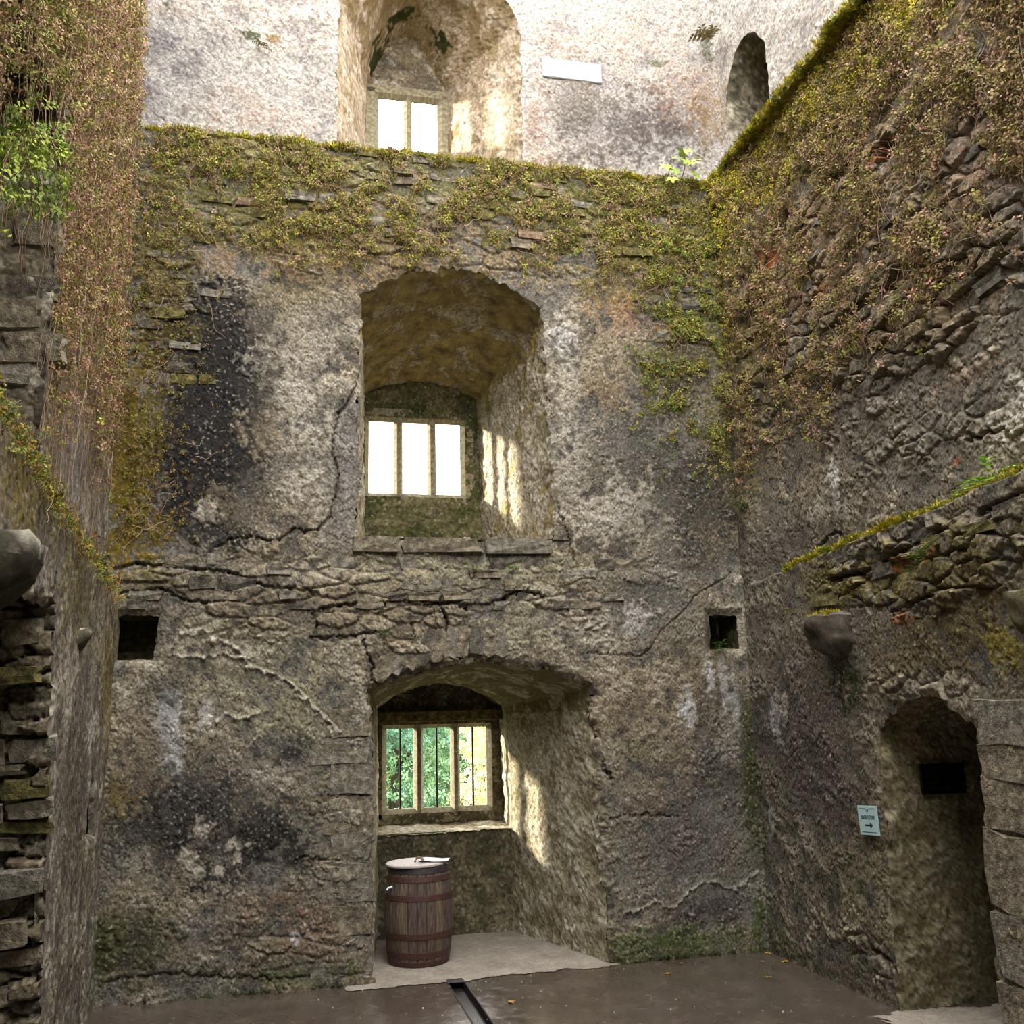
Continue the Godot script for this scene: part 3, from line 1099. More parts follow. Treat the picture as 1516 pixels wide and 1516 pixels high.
		[PackedVector2Array([Vector2(-3.64, 5.08), Vector2(-3.73, 4.93), Vector2(-3.82, 4.81), Vector2(-3.84, 4.62), Vector2(-3.86, 4.43), Vector2(-3.81, 4.22), Vector2(-3.84, 4.03), Vector2(-3.88, 3.84), Vector2(-3.98, 3.72), Vector2(-4.10, 3.70), Vector2(-4.20, 3.72), Vector2(-4.31, 3.61), Vector2(-4.43, 3.62), Vector2(-4.55, 3.65), Vector2(-4.69, 3.62), Vector2(-4.83, 3.56)]), 0.014, -0.030, DIRT, 0.80],
		[PackedVector2Array([Vector2(-1.81, 4.05), Vector2(-1.75, 3.86), Vector2(-1.71, 3.67), Vector2(-1.65, 3.48)]), 0.010, -0.030, DIRT, 0.80],
		[PackedVector2Array([Vector2(-3.97, 3.01), Vector2(-3.77, 3.06), Vector2(-3.45, 3.05), Vector2(-3.30, 3.08), Vector2(-3.06, 3.04), Vector2(-2.91, 3.10), Vector2(-2.67, 3.06), Vector2(-2.49, 3.07), Vector2(-2.33, 3.13), Vector2(-2.24, 3.18), Vector2(-2.05, 3.16), Vector2(-1.95, 3.13)]), 0.018, -0.045, DIRT, 0.90],
		[PackedVector2Array([Vector2(-2.90, 3.08), Vector2(-2.87, 2.95), Vector2(-2.84, 2.77), Vector2(-2.79, 2.65), Vector2(-2.73, 2.58)]), 0.022, -0.060, DIRT, 0.90],
		[PackedVector2Array([Vector2(-3.57, 2.75), Vector2(-3.53, 2.57), Vector2(-3.49, 2.43), Vector2(-3.47, 2.39)]), 0.012, -0.040, DIRT, 0.90],
		[PackedVector2Array([Vector2(-3.17, 2.89), Vector2(-3.12, 2.71), Vector2(-3.08, 2.57)]), 0.009, -0.030, DIRT, 0.80],
		[PackedVector2Array([Vector2(-2.97, 3.01), Vector2(-2.93, 2.80), Vector2(-2.89, 2.60)]), 0.008, -0.030, DIRT, 0.80],
		[PackedVector2Array([Vector2(-1.62, 2.64), Vector2(-1.37, 2.62), Vector2(-1.07, 2.59), Vector2(-0.97, 2.67), Vector2(-0.86, 2.82), Vector2(-0.69, 2.95), Vector2(-0.47, 3.17), Vector2(-0.11, 3.37)]), 0.007, -0.020, DIRT, 0.50],
		[PackedVector2Array([Vector2(-4.04, 2.78), Vector2(-3.85, 2.78), Vector2(-3.65, 2.79), Vector2(-3.47, 2.82)]), 0.012, -0.035, DIRT, 0.80],
		[PackedVector2Array([Vector2(-4.03, 2.98), Vector2(-3.97, 2.89), Vector2(-4.00, 2.80)]), 0.010, -0.030, DIRT, 0.80],
		[PackedVector2Array([Vector2(-5.66, 3.36), Vector2(-5.47, 3.41), Vector2(-5.26, 3.39), Vector2(-4.99, 3.37), Vector2(-4.71, 3.33), Vector2(-4.43, 3.21), Vector2(-4.20, 3.19), Vector2(-3.97, 3.16)]), 0.020, -0.040, DIRT, 0.70],
		[PackedVector2Array([Vector2(-5.57, 3.15), Vector2(-5.25, 3.20), Vector2(-5.08, 3.10), Vector2(-4.87, 3.07)]), 0.012, -0.035, DIRT, 0.70],
		[PackedVector2Array([Vector2(-4.10, 1.00), Vector2(-3.77, 0.98), Vector2(-3.50, 0.96)]), 0.010, -0.025, DIRT, 0.70],
		[PackedVector2Array([Vector2(-3.94, 1.21), Vector2(-3.50, 1.22)]), 0.008, -0.020, DIRT, 0.50],
		[PackedVector2Array([Vector2(-3.99, 0.68), Vector2(-3.50, 0.74)]), 0.008, -0.020, DIRT, 0.50],
		[PackedVector2Array([Vector2(-3.95, 1.47), Vector2(-3.50, 1.50)]), 0.008, -0.020, DIRT, 0.50],
		[PackedVector2Array([Vector2(-3.90, 1.93), Vector2(-3.53, 1.95)]), 0.008, -0.020, DIRT, 0.50],
		[PackedVector2Array([Vector2(-1.43, 1.20), Vector2(-1.12, 1.21), Vector2(-0.80, 1.18)]), 0.008, -0.020, DIRT, 0.60],
		[PackedVector2Array([Vector2(-5.50, 0.18), Vector2(-5.06, 0.20), Vector2(-4.29, 0.10), Vector2(-3.49, 0.08)]), 0.012, -0.020, DIRT, 0.50],
		[PackedVector2Array([Vector2(-1.47, 1.66), Vector2(-1.41, 1.57), Vector2(-1.39, 1.53)]), 0.016, -0.050, DIRT, 0.80]], [
		[-3.45, 3.13, 2.48, 0.45, GREY, 0.80, 0.50, 0.70],
		[-4.93, 3.21, 0.82, 0.29, GREY, 0.90, 0.40, 0.40],
		[-3.21, 6.81, 3.13, 0.78, GREY, 0.90, 0.40, 0.30],
		[-5.37, 5.74, 0.51, 0.83, GREY, 0.80, 0.50, 0.50],
		[-0.48, 6.32, 0.58, 1.48, GREY, 0.70, 0.50, 0.50],
		[-3.78, 1.09, 0.33, 1.01, GREY, 0.55, 0.50, 0.40],
		[-4.03, 0.37, 0.69, 0.31, GREY, 0.60, 0.50, 0.50],
		[-1.51, 0.80, 0.15, 0.89, GREY, 0.50, 0.50, 0.50],
		[-5.37, 0.42, 0.40, 0.29, GREY, 0.40, 0.50, 0.60],
		[-1.00, 3.36, 0.80, 0.26, GREY, 0.40, 0.50, 0.60],
		[-2.92, 2.74, 0.84, 0.30, GREY, 0.50, 0.50, 0.50]], stonelook.duplicate())
	var up := stonelook.duplicate()
	up.merge({"c0": Color(0.47, 0.445, 0.43), "c1": Color(0.53, 0.47, 0.42), "c2": Color(0.68, 0.66, 0.64), "c3": Color(0.27, 0.245, 0.255), "speck": WHITE, "specks": 0.4, "rough": 0.9, "grain": 0.85}, true)
	k_up = kit([
		[-0.66, 8.44, 1.11, 0.63, MAUVEDARK, 0.85, 0.70, 1.10],
		[-0.11, 8.34, 0.65, 0.42, MAUVEDARK, 0.60, 0.60, 1.10],
		[-1.20, 8.71, 0.47, 0.34, GREY, 0.50, 0.70, 1.10],
		[0.18, 9.06, 0.50, 0.53, PINKTAN, 0.40, 0.70, 1.10],
		[-5.59, 8.83, 0.38, 0.38, MAUVE, 0.85, 0.60, 1.10],
		[-5.38, 8.48, 0.51, 0.46, MAUVE, 0.85, 0.60, 1.10],
		[-5.00, 8.92, 0.20, 0.23, MAUVE, 0.40, 0.60, 1.10],
		[-5.68, 8.13, 0.31, 0.30, MAUVE, 0.85, 0.60, 1.10],
		[-4.71, 8.26, 0.40, 0.31, PINKTAN, 0.35, 0.60, 1.20],
		[-4.37, 7.99, 0.53, 0.23, PINKTAN, 0.30, 0.60, 1.20],
		[-3.98, 8.59, 0.28, 0.47, MAUVE, 0.35, 0.60, 1.10],
		[-1.40, 9.44, 0.47, 0.52, PINKTAN, 0.35, 0.70, 1.10],
		[-0.26, 9.79, 0.75, 0.45, PINKTAN, 0.35, 0.70, 1.20],
		[-5.54, 9.23, 0.39, 0.16, PINKTAN, 0.30, 0.60, 1.20],
		[-1.74, 8.39, 0.17, 0.57, PINKTAN, 0.50, 0.60, 1.00],
		[-4.74, 9.02, 0.09, 0.06, MOSSDARK, 0.90, 0.40, 0.70],
		[-4.50, 9.01, 0.07, 0.05, DRYTAN, 0.90, 0.40, 0.70],
		[-0.33, 9.32, 0.15, 0.06, MOSSDARK, 0.70, 0.40, 0.80],
		[0.35, 9.70, 0.10, 0.32, MOSSDARK, 0.70, 0.50, 0.90],
		[-5.57, 9.27, 0.06, 0.08, MOSSDARK, 0.80, 0.40, 0.80],
		[0.32, 8.65, 0.25, 0.52, DRYTAN, 0.50, 0.60, 1.00]], [], [], up)
	var upr := up.duplicate()
	k_upright = kit([
		[-0.46, 8.74, 0.40, 0.31, DRYTAN, 0.60, 0.60, 1.00],
		[0.24, 9.41, 0.86, 0.29, MAUVE, 0.40, 0.70, 1.10],
		[1.10, 8.43, 0.47, 0.40, MAUVE, 0.40, 0.70, 1.10],
		[0.91, 8.12, 0.48, 0.27, PALE, 0.40, 0.70, 1.10]], [], [], upr)
	var rt := stonelook.duplicate()
	rt.merge({"c0": Color(0.175, 0.155, 0.128), "c1": Color(0.235, 0.20, 0.145), "c2": Color(0.42, 0.365, 0.285), "c3": DARKGREY, "rough": 0.9, "relief": 0.07, "sx": 4.0, "sy": 8.0}, true)
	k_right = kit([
		[1.28, 7.37, 1.34, 0.62, YELLOWMOSS, 0.85, 0.40, 1.00],
		[2.19, 7.46, 0.87, 0.51, YELLOWMOSS, 0.80, 0.40, 1.00],
		[0.06, 7.00, 0.46, 1.12, MOSS, 0.70, 0.50, 0.90],
		[0.12, 5.58, 0.59, 0.80, OLIVE, 0.65, 0.50, 0.90],
		[0.21, 4.31, 0.56, 0.38, OLIVE, 0.50, 0.50, 0.90],
		[-0.28, 4.30, 0.31, 0.40, MOSSDARK, 0.50, 0.50, 0.90],
		[2.90, 6.76, 1.20, 0.56, OCHRE, 0.40, 0.60, 1.10],
		[1.77, 5.97, 1.48, 0.79, DRYTAN, 0.50, 0.70, 1.10],
		[3.08, 5.04, 1.24, 0.65, DRYTAN, 0.40, 0.70, 1.10],
		[3.81, 5.61, 0.58, 0.77, PINKTAN, 0.45, 0.70, 1.10],
		[2.13, 5.03, 1.52, 0.42, OLIVE, 0.40, 0.70, 1.10],
		[2.59, 5.05, 1.34, 0.30, MAUVEDARK, 0.40, 0.60, 1.20],
		[3.90, 5.09, 0.33, 0.50, GREY, 0.45, 0.60, 1.10],
		[0.79, 6.24, 0.21, 0.14, RUST, 0.85, 0.40, 0.80],
		[2.39, 6.26, 0.21, 0.09, RUST, 0.75, 0.40, 0.90],
		[1.83, 6.63, 0.27, 0.08, RUST, 0.40, 0.50, 0.90],
		[1.52, 5.53, 0.21, 0.09, RUST, 0.30, 0.50, 0.90],
		[2.02, 4.40, 1.23, 0.31, MAUVEDARK, 0.50, 0.70, 1.10],
		[2.66, 3.99, 1.27, 0.33, GREY, 0.50, 0.70, 1.10],
		[3.62, 3.88, 0.40, 0.21, PALE, 0.70, 0.60, 1.00],
		[3.78, 3.96, 0.22, 0.12, WHITE, 0.50, 0.60, 1.00],
		[3.22, 4.20, 0.39, 0.13, PINKTAN, 0.40, 0.60, 1.10],
		[1.13, 3.93, 0.45, 0.23, TAN, 0.55, 0.60, 1.00],
		[1.54, 3.86, 0.07, 0.23, WHITE, 0.70, 0.50, 0.60],
		[1.27, 3.75, 0.28, 0.15, PALE, 0.60, 0.60, 1.00],
		[0.77, 3.61, 0.74, 0.24, MAUVEDARK, 0.40, 0.70, 1.00],
		[3.02, 3.69, 0.05, 0.04, RUST, 0.60, 0.50, 0.80],
		[3.14, 3.56, 0.05, 0.03, OCHRE, 0.70, 0.50, 0.80],
		[0.49, 3.48, 0.65, 0.24, DARKGREY, 0.45, 0.60, 1.00],
		[2.48, 3.00, 1.21, 0.28, OLIVE, 0.75, 0.50, 1.00],
		[3.18, 2.51, 0.76, 0.40, OLIVEBROWN, 0.75, 0.60, 1.00],
		[2.39, 2.48, 0.72, 0.35, OLIVEBROWN, 0.60, 0.70, 1.00],
		[3.46, 2.40, 0.29, 0.16, YELLOWMOSS, 0.40, 0.50, 1.00],
		[1.68, 3.06, 0.78, 0.24, OLIVE, 0.60, 0.60, 1.00],
		[2.49, 3.08, 0.16, 0.07, RUST, 0.80, 0.30, 0.50],
		[2.84, 3.07, 0.13, 0.06, RUST, 0.40, 0.50, 0.80],
		[2.46, 2.69, 0.16, 0.06, RUST, 0.50, 0.50, 0.90],
		[3.52, 2.72, 0.23, 0.12, OLIVEBROWN, 0.40, 0.60, 1.00],
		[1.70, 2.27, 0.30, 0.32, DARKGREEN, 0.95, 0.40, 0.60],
		[1.58, 2.49, 0.39, 0.16, MOSSDARK, 0.50, 0.60, 0.90],
		[0.85, 1.92, 1.05, 0.84, MAUVEDARK, 0.70, 0.70, 1.10],
		[1.29, 1.34, 0.72, 0.52, MAUVEDARK, 0.65, 0.70, 1.10],
		[0.03, 0.90, 0.19, 0.65, GREEN, 0.45, 0.50, 0.80],
		[0.51, 2.03, 0.12, 0.29, WHITE, 0.45, 0.50, 0.90],
		[0.23, 1.15, 0.10, 0.23, WHITE, 0.50, 0.50, 0.90],
		[0.70, 2.11, 0.07, 0.17, PALE, 0.50, 0.50, 0.90],
		[1.66, 0.79, 0.55, 0.44, TANGREEN, 0.45, 0.70, 1.00],
		[2.24, 1.69, 0.24, 0.28, TANGREEN, 0.35, 0.70, 1.00],
		[2.05, 1.49, 0.12, 0.28, TAN, 0.50, 0.60, 1.00],
		[1.81, 1.14, 0.36, 0.14, TAN, 0.45, 0.60, 1.00],
		[0.87, 1.05, 0.16, 0.16, PALE, 0.30, 0.60, 1.20],
		[1.79, 0.74, 0.09, 0.10, MAUVE, 0.60, 0.60, 0.80],
		[2.78, 2.19, 0.56, 0.10, PALE, 0.40, 0.60, 1.20],
		[2.08, 2.16, 0.43, 0.13, TAN, 0.40, 0.60, 1.10],
		[3.19, 1.25, 0.24, 0.79, TAN, 0.45, 0.80, 1.00],
		[3.14, 0.67, 0.21, 0.23, OLIVE, 0.40, 0.60, 1.00],
		[3.24, 1.49, 0.18, 0.12, PINKTAN, 0.40, 0.60, 1.00],
		[3.14, 0.97, 0.16, 0.16, PINKTAN, 0.40, 0.60, 1.00],
		[0.75, 0.03, 1.02, 0.13, DARKGREEN, 0.50, 0.60, 1.00],
		[0.08, 0.22, 0.31, 0.23, GREEN, 0.50, 0.50, 0.90],
		[1.26, 0.07, 0.60, 0.10, REDBROWN, 0.35, 0.60, 1.00]], [
		[PackedVector2Array([Vector2(1.59, 3.08), Vector2(2.07, 3.08), Vector2(2.51, 3.16), Vector2(2.67, 3.18)]), 0.030, -0.060, DIRT, 0.80],
		[PackedVector2Array([Vector2(2.71, 3.20), Vector2(2.86, 3.22), Vector2(3.04, 3.23)]), 0.030, -0.060, DIRT, 0.70],
		[PackedVector2Array([Vector2(3.38, 3.25), Vector2(3.62, 3.26), Vector2(3.77, 3.29)]), 0.030, -0.060, DIRT, 0.70],
		[PackedVector2Array([Vector2(1.10, 3.38), Vector2(1.28, 3.46), Vector2(1.45, 3.51), Vector2(1.64, 3.39)]), 0.012, -0.030, DIRT, 0.70],
		[PackedVector2Array([Vector2(3.15, 3.80), Vector2(3.35, 3.79), Vector2(3.54, 3.77)]), 0.016, -0.040, DIRT, 0.60],
		[PackedVector2Array([Vector2(3.64, 3.70), Vector2(3.76, 3.71), Vector2(3.85, 3.72)]), 0.016, -0.040, DIRT, 0.60],
		[PackedVector2Array([Vector2(2.34, 2.75), Vector2(2.67, 2.78), Vector2(2.79, 2.79)]), 0.016, -0.030, DIRT, 0.60],
		[PackedVector2Array([Vector2(2.68, 2.64), Vector2(2.80, 2.86)]), 0.010, -0.030, DIRT, 0.60],
		[PackedVector2Array([Vector2(1.67, 0.35), Vector2(1.84, 0.34), Vector2(1.99, 0.26)]), 0.016, -0.040, DIRT, 0.70],
		[PackedVector2Array([Vector2(2.08, 1.22), Vector2(2.20, 1.24)]), 0.012, -0.030, DIRT, 0.60]], [
		[2.84, 5.00, 2.14, 0.82, GREY, 1.00, 0.50, 0.40],
		[1.07, 5.35, 0.96, 0.96, GREY, 0.70, 0.50, 0.50],
		[3.59, 5.51, 1.00, 0.88, GREY, 0.80, 0.50, 0.50],
		[2.34, 6.26, 1.39, 0.64, GREY, 0.60, 0.50, 0.50],
		[2.88, 3.93, 1.35, 0.28, GREY, 0.40, 0.50, 0.60],
		[2.64, 3.02, 1.32, 0.37, GREY, 1.00, 0.40, 0.30],
		[2.72, 2.21, 0.72, 0.13, GREY, 0.50, 0.50, 0.60],
		[1.75, 0.30, 0.53, 0.19, GREY, 0.50, 0.50, 0.60]], rt)
	var lf := stonelook.duplicate()
	lf.merge({"c0": Color(0.20, 0.175, 0.15), "c1": Color(0.25, 0.215, 0.165), "c2": PALE, "c3": DARKGREY, "rough": 0.8}, true)
	var pl := [
		[2.38, 3.38, 1.37, 0.43, OLIVE, 0.65, 0.60, 1.00],
		[3.00, 3.35, 0.67, 0.31, OCHRE, 0.50, 0.60, 1.00],
		[1.32, 2.89, 0.90, 0.41, OLIVE, 0.60, 0.50, 1.00],
		[1.34, 1.63, 0.34, 0.53, OLIVEBROWN, 0.50, 0.60, 1.00],
		[0.57, 1.01, 0.36, 0.49, TANGREEN, 0.40, 0.60, 1.00],
		[0.26, 2.48, 0.35, 0.67, OCHRE, 0.65, 0.50, 0.80],
		[0.71, 2.96, 0.53, 0.29, PALE, 0.30, 0.60, 1.00],
		[1.25, 4.91, 1.24, 1.41, DRYTAN, 0.60, 0.70, 1.00],
		[0.95, 6.17, 0.82, 0.99, OLIVE, 0.50, 0.60, 1.00],
		[1.24, 1.97, 0.44, 0.90, MAUVEDARK, 0.40, 0.70, 1.00],
		[0.80, 2.06, 0.15, 0.19, WHITE, 0.40, 0.60, 0.90],
		[1.69, 2.41, 0.27, 0.34, PALE, 0.35, 0.70, 1.10],
		[-0.07, 0.27, 0.36, 0.37, MOSSDARK, 0.60, 0.50, 0.80],
		[1.05, 0.43, 0.67, 0.18, OLIVEBROWN, 0.40, 0.60, 1.00],
		[1.28, 3.86, 0.37, 0.55, MAUVE, 0.50, 0.60, 0.90],
		[3.01, 5.90, 1.93, 0.48, DRYTAN, 0.60, 0.60, 1.00],
		[2.42, 6.53, 1.52, 0.24, OLIVE, 0.60, 0.60, 1.00]]
	for p in pl:
		p[0] *= 1.5
		p[2] *= 1.5
		p[1] *= 0.72
		p[3] *= 0.72
	k_left = kit(pl, [], [], lf)
	var jm := stonelook.duplicate()
	jm.merge({"rub": 1.0, "relief": 0.10, "sx": 3.5, "sy": 10.0, "c0": Color(0.16, 0.14, 0.10), "c1": Color(0.22, 0.19, 0.13), "c2": Color(0.34, 0.31, 0.24), "c3": DARKGREY, "specks": 0.2}, true)
	k_jamb = kit([], [], [], jm)
	var pn := stonelook.duplicate()
	pn.merge({"rough": 1.2, "rub": 0.35, "c0": Color(0.22, 0.20, 0.16), "c1": Color(0.27, 0.24, 0.17), "c2": PALE, "c3": Color(0.12, 0.11, 0.08)}, true)
	k_plain = kit([], [], [], pn)
	k_floor = kit([], [], [], {"grain": 0.25, "rough": 0.05, "rub": 0.0, "sx": 1.0, "sy": 1.0, "relief": 0.0, "s0": GREY, "s1": GREY, "c0": Color(0.082, 0.064, 0.052), "c1": Color(0.09, 0.07, 0.056), "c2": Color(0.105, 0.085, 0.069), "c3": Color(0.07, 0.055, 0.046), "speck": PALE, "specks": 0.1})
	k_slab = kit([], [], [], {"grain": 0.25, "rough": 0.08, "rub": 0.0, "sx": 1.0, "sy": 1.0, "relief": 0.0, "s0": GREY, "s1": GREY, "c0": Color(0.36, 0.32, 0.28), "c1": Color(0.40, 0.355, 0.31), "c2": Color(0.45, 0.41, 0.36), "c3": Color(0.28, 0.25, 0.22), "speck": PALE, "specks": 0.2})


var wall_back: MeshInstance3D
var wall_right: MeshInstance3D
var wall_left: MeshInstance3D
var wall_upper: MeshInstance3D


func drain_gap(x: float, z: float) -> float:
	return maxf(maxf(-2.905 - x, x + 2.765), maxf(0.10 - z, z - 6.0))


func cut_floor(x: float, z: float) -> float: return drain_gap(x, z)


func shade_floor(x: float, z: float) -> Color:
	var c := masonry(x, z + 30.0, k_floor)
	if drain_gap(x, z) < 0.03: c.a = 0.0
	return c


func cut_slab(x: float, z: float) -> float:
	var f := maxf(z - (0.17 + 0.09 * (x + 3.4) * 0.0 - 0.10 * clampf((x + 2.7) / 1.2, 0.0, 1.0)), maxf(-3.7 - x, x + 1.3))
	if x > -0.35: f = maxf(maxf(-0.22 - x, z - 3.15), 2.0 - z)
	f = -f + 0.10 * n2.get_noise_2d(x * 0.8, z * 0.8) + 0.03 * n3.get_noise_2d(x, z)
	return minf(f, drain_gap(x, z))


func shade_slab(x: float, z: float) -> Color:
	var c := masonry(x, z + 50.0, k_slab)
	c.a += 0.006
	return c


func inner_box(parent: Node, called: String, at: Vector3, size: Vector3, skip: Array, mat: Material, step := 0.06, k := {}) -> void:
	# the inside faces of a recess: sheets looking inwards; skip names the open sides
	var h := size / 2.0
	var sh := func(u: float, v: float) -> Color: return masonry(u + at.x * 3.0, v + at.z * 2.0 + 11.0, k if k else k_plain)
	var faces := {"left": [Vector3(-h.x, 0, 0), Vector3.BACK, Vector3.UP, Vector3.RIGHT, h.z, h.y], "right": [Vector3(h.x, 0, 0), Vector3.BACK, Vector3.UP, Vector3.LEFT, h.z, h.y], "far": [Vector3(0, 0, -h.z), Vector3.RIGHT, Vector3.UP, Vector3.BACK, h.x, h.y], "near": [Vector3(0, 0, h.z), Vector3.RIGHT, Vector3.UP, Vector3.FORWARD, h.x, h.y], "top": [Vector3(0, h.y, 0), Vector3.RIGHT, Vector3.BACK, Vector3.DOWN, h.x, h.z], "bottom": [Vector3(0, -h.y, 0), Vector3.RIGHT, Vector3.BACK, Vector3.UP, h.x, h.z]}
	for f in faces:
		if f in skip: continue
		var q: Array = faces[f]
		sheet(called, parent, mat, at + q[0], q[1], q[2], q[3], -q[4], q[4], -q[5], q[5], step, sh)


func setting() -> void:
	var B := Vector3.BACK
	var X := Vector3.RIGHT
	var Y := Vector3.UP
	# floor
	var fl := sheet("floor", self, M.floor, Vector3.ZERO, X, B, Y, -7.9, 2.2, -2.0, 11.0, 0.035, shade_floor, cut_floor)
	tag(fl, "damp dark brown paved floor of the tower", "", "", "structure")
	tag(sheet("dry_paving", fl, M.slab, Vector3.ZERO, X, B, Y, -3.75, -1.2, -1.8, 0.45, 0.03, shade_slab, cut_slab), "pale dry paving in the window niche")
	tag(sheet("threshold", fl, M.slab, Vector3.ZERO, X, B, Y, -0.35, 1.9, 1.9, 3.3, 0.03, shade_slab, cut_slab), "pale dry paving in the doorway")
	# back wall, lower two storeys
	wall_back = sheet("wall_back", self, M.wall, Vector3.ZERO, X, Y, B, -5.8, 0.09, -0.06, LEDGE, STEP, shade_back, cut_back)
	tag(wall_back, "tall grey stone back wall with moss, black lichen and two window niches", "", "", "structure")
	# the ledge on top of it and the pale storey behind
	sheet("ledge", wall_back, M.wall, Vector3(0, LEDGE - 0.01, 0), X, B, Y, -5.9, 0.6, -0.75, 0.0, 0.05, func(u, v): return masonry(u, v + 7.3, k_back))
	wall_upper = sheet("wall_back_upper", self, M.wall, Vector3(0, 0, -0.6), X, Y, B, -6.0, 0.56, LEDGE - 0.1, 11.6, 0.018, shade_up, cut_up)
	tag(wall_upper, "pale limewashed upper storey set back behind the mossy ledge", "", "", "structure")
	# right wall
	wall_right = sheet("wall_right", self, M.wall, Vector3.ZERO, B, Y, Vector3.LEFT, -0.09, 4.7, -0.06, LEDGE + 0.05, STEP, shade_right, cut_right)
	tag(wall_right, "rough right wall with creeper above and an arched doorway below", "", "", "structure")
	sheet("near_stretch", wall_right, M.wall, Vector3.ZERO, B, Y, Vector3.LEFT, 4.68, 10.7, -0.06, LEDGE + 0.05, 0.08, shade_right)
	sheet("ledge", wall_right, M.wall, Vector3(0, LEDGE + 0.04, 0), X, B, Y, 0.015, 0.62, -0.7, 10.7, 0.05, func(u, v): return masonry(v, u + 7.4, k_right))
	var ur := sheet("wall_right_upper", self, M.wall, Vector3(0.47, 0, 0), B, Y, Vector3.LEFT, -0.72, 4.7, LEDGE - 0.1, 11.6, 0.02, shade_upright, cut_upright)
	tag(ur, "pale upper storey of the right wall with a small arched opening", "", "", "structure")
	sheet("near_stretch", ur, M.wall, Vector3(0.47, 0, 0), B, Y, Vector3.LEFT, 4.68, 10.7, LEDGE - 0.1, 11.6, 0.1, shade_upright)
	var pl := func(u: float, v: float) -> Vector3: return Vector3(0.47, v, u)
	var pl2 := func(u: float, v: float) -> Vector3: return Vector3(1.5, v, u)
	lining("passage", ur, M.wall, [arch_ring(-0.45, -0.45, 0.5, 0.5, 7.0, 8.85, 0.42, pl), arch_ring(-0.45, -0.45, 0.5, 0.5, 7.0, 8.85, 0.42, pl2)], 0.03, k_plain, func(p): return rag(p.z, p.y) * 0.6, plain_paint)
	sheet("passage_end", ur, M.wall, Vector3(1.45, 0, 0), B, Y, Vector3.LEFT, -0.6, 0.7, 7.0, 9.5, 0.05, shade_plain)
	# left wall
	wall_left = sheet("wall_left", self, M.wall, Vector3(LX, 0, 0), B, Y, X, -0.09, 5.6, -0.06, 11.6, 0.02, shade_left, cut_left)
	tag(wall_left, "grey left wall overgrown with dry creeper, broken open into rubble recesses", "", "", "structure")
	sheet("near_stretch", wall_left, M.wall, Vector3(LX, 0, 0), B, Y, X, 5.58, 10.7, -0.06, 11.6, 0.09, shade_left)
	# its two recesses: the rubble side of the lower one, the coursed side of the upper one
	sheet("rubble_jamb", wall_left, M.wall, Vector3(LX + 0.02, 0, 1.84), Vector3.LEFT, Vector3(0, 1, 0.158), B, -0.04, 1.5, -0.05, 3.0, 0.016, shade_rubble)
	inner_box(wall_left, "recess_side", Vector3(LX - 0.75, 1.42, 3.4), Vector3(1.5, 2.9, 3.1), ["right", "far", "bottom"], M.wall)
	sheet("window_jamb", wall_left, M.wall, Vector3(LX - 0.02, 0, 2.60), Vector3.LEFT, Y, B, -0.02, 1.6, 3.3, 6.6, 0.018, func(u, v): return masonry(u + 33.0, v, k_plain))
	inner_box(wall_left, "recess_side", Vector3(LX - 0.8, 4.95, 4.0), Vector3(1.6, 3.0, 2.85), ["right", "far"], M.wall)
	inner_box(wall_left, "cavity", Vector3(LX - 0.16, 1.5, 0.6), Vector3(0.3, 0.8, 0.6), ["right"], M.wall)
	# unseen wall behind the viewer, kept low so sky light reaches the back wall
	tag(sheet("wall_front", self, M.wall, Vector3(0, 0, 10.6), X, Y, Vector3.FORWARD, -6.0, 0.7, -0.06, 8.0, 0.09, shade_plain), "grey stone wall closing the tower opposite the windows", "", "", "structure")
	# backing masonry, so that light comes only through the openings: outer skins round the room
	var skins := [[Vector3(-7.95, 5.5, 4.0), Vector3(0.3, 13, 14)], [Vector3(2.25, 5.5, 4.0), Vector3(0.3, 13, 14)], [Vector3(-2.8, 3.5, 10.95), Vector3(10.5, 9, 0.3)]]
	for i in 3:
		put("outer_face", box(skins[i][1], 0.02), M.stone_grey, [wall_left, wall_right, get_node("wall_front")][i], Transform3D(Basis.IDENTITY, skins[i][0]))


func ring_low(xl0: float, xl1: float, xr0: float, xr1: float, spring: float, rise: float, z: float) -> PackedVector3Array:
	return arch_ring(xl0, xl1, xr0, xr1, -0.06, spring, rise, func(u: float, v: float) -> Vector3: return Vector3(u, v, z))


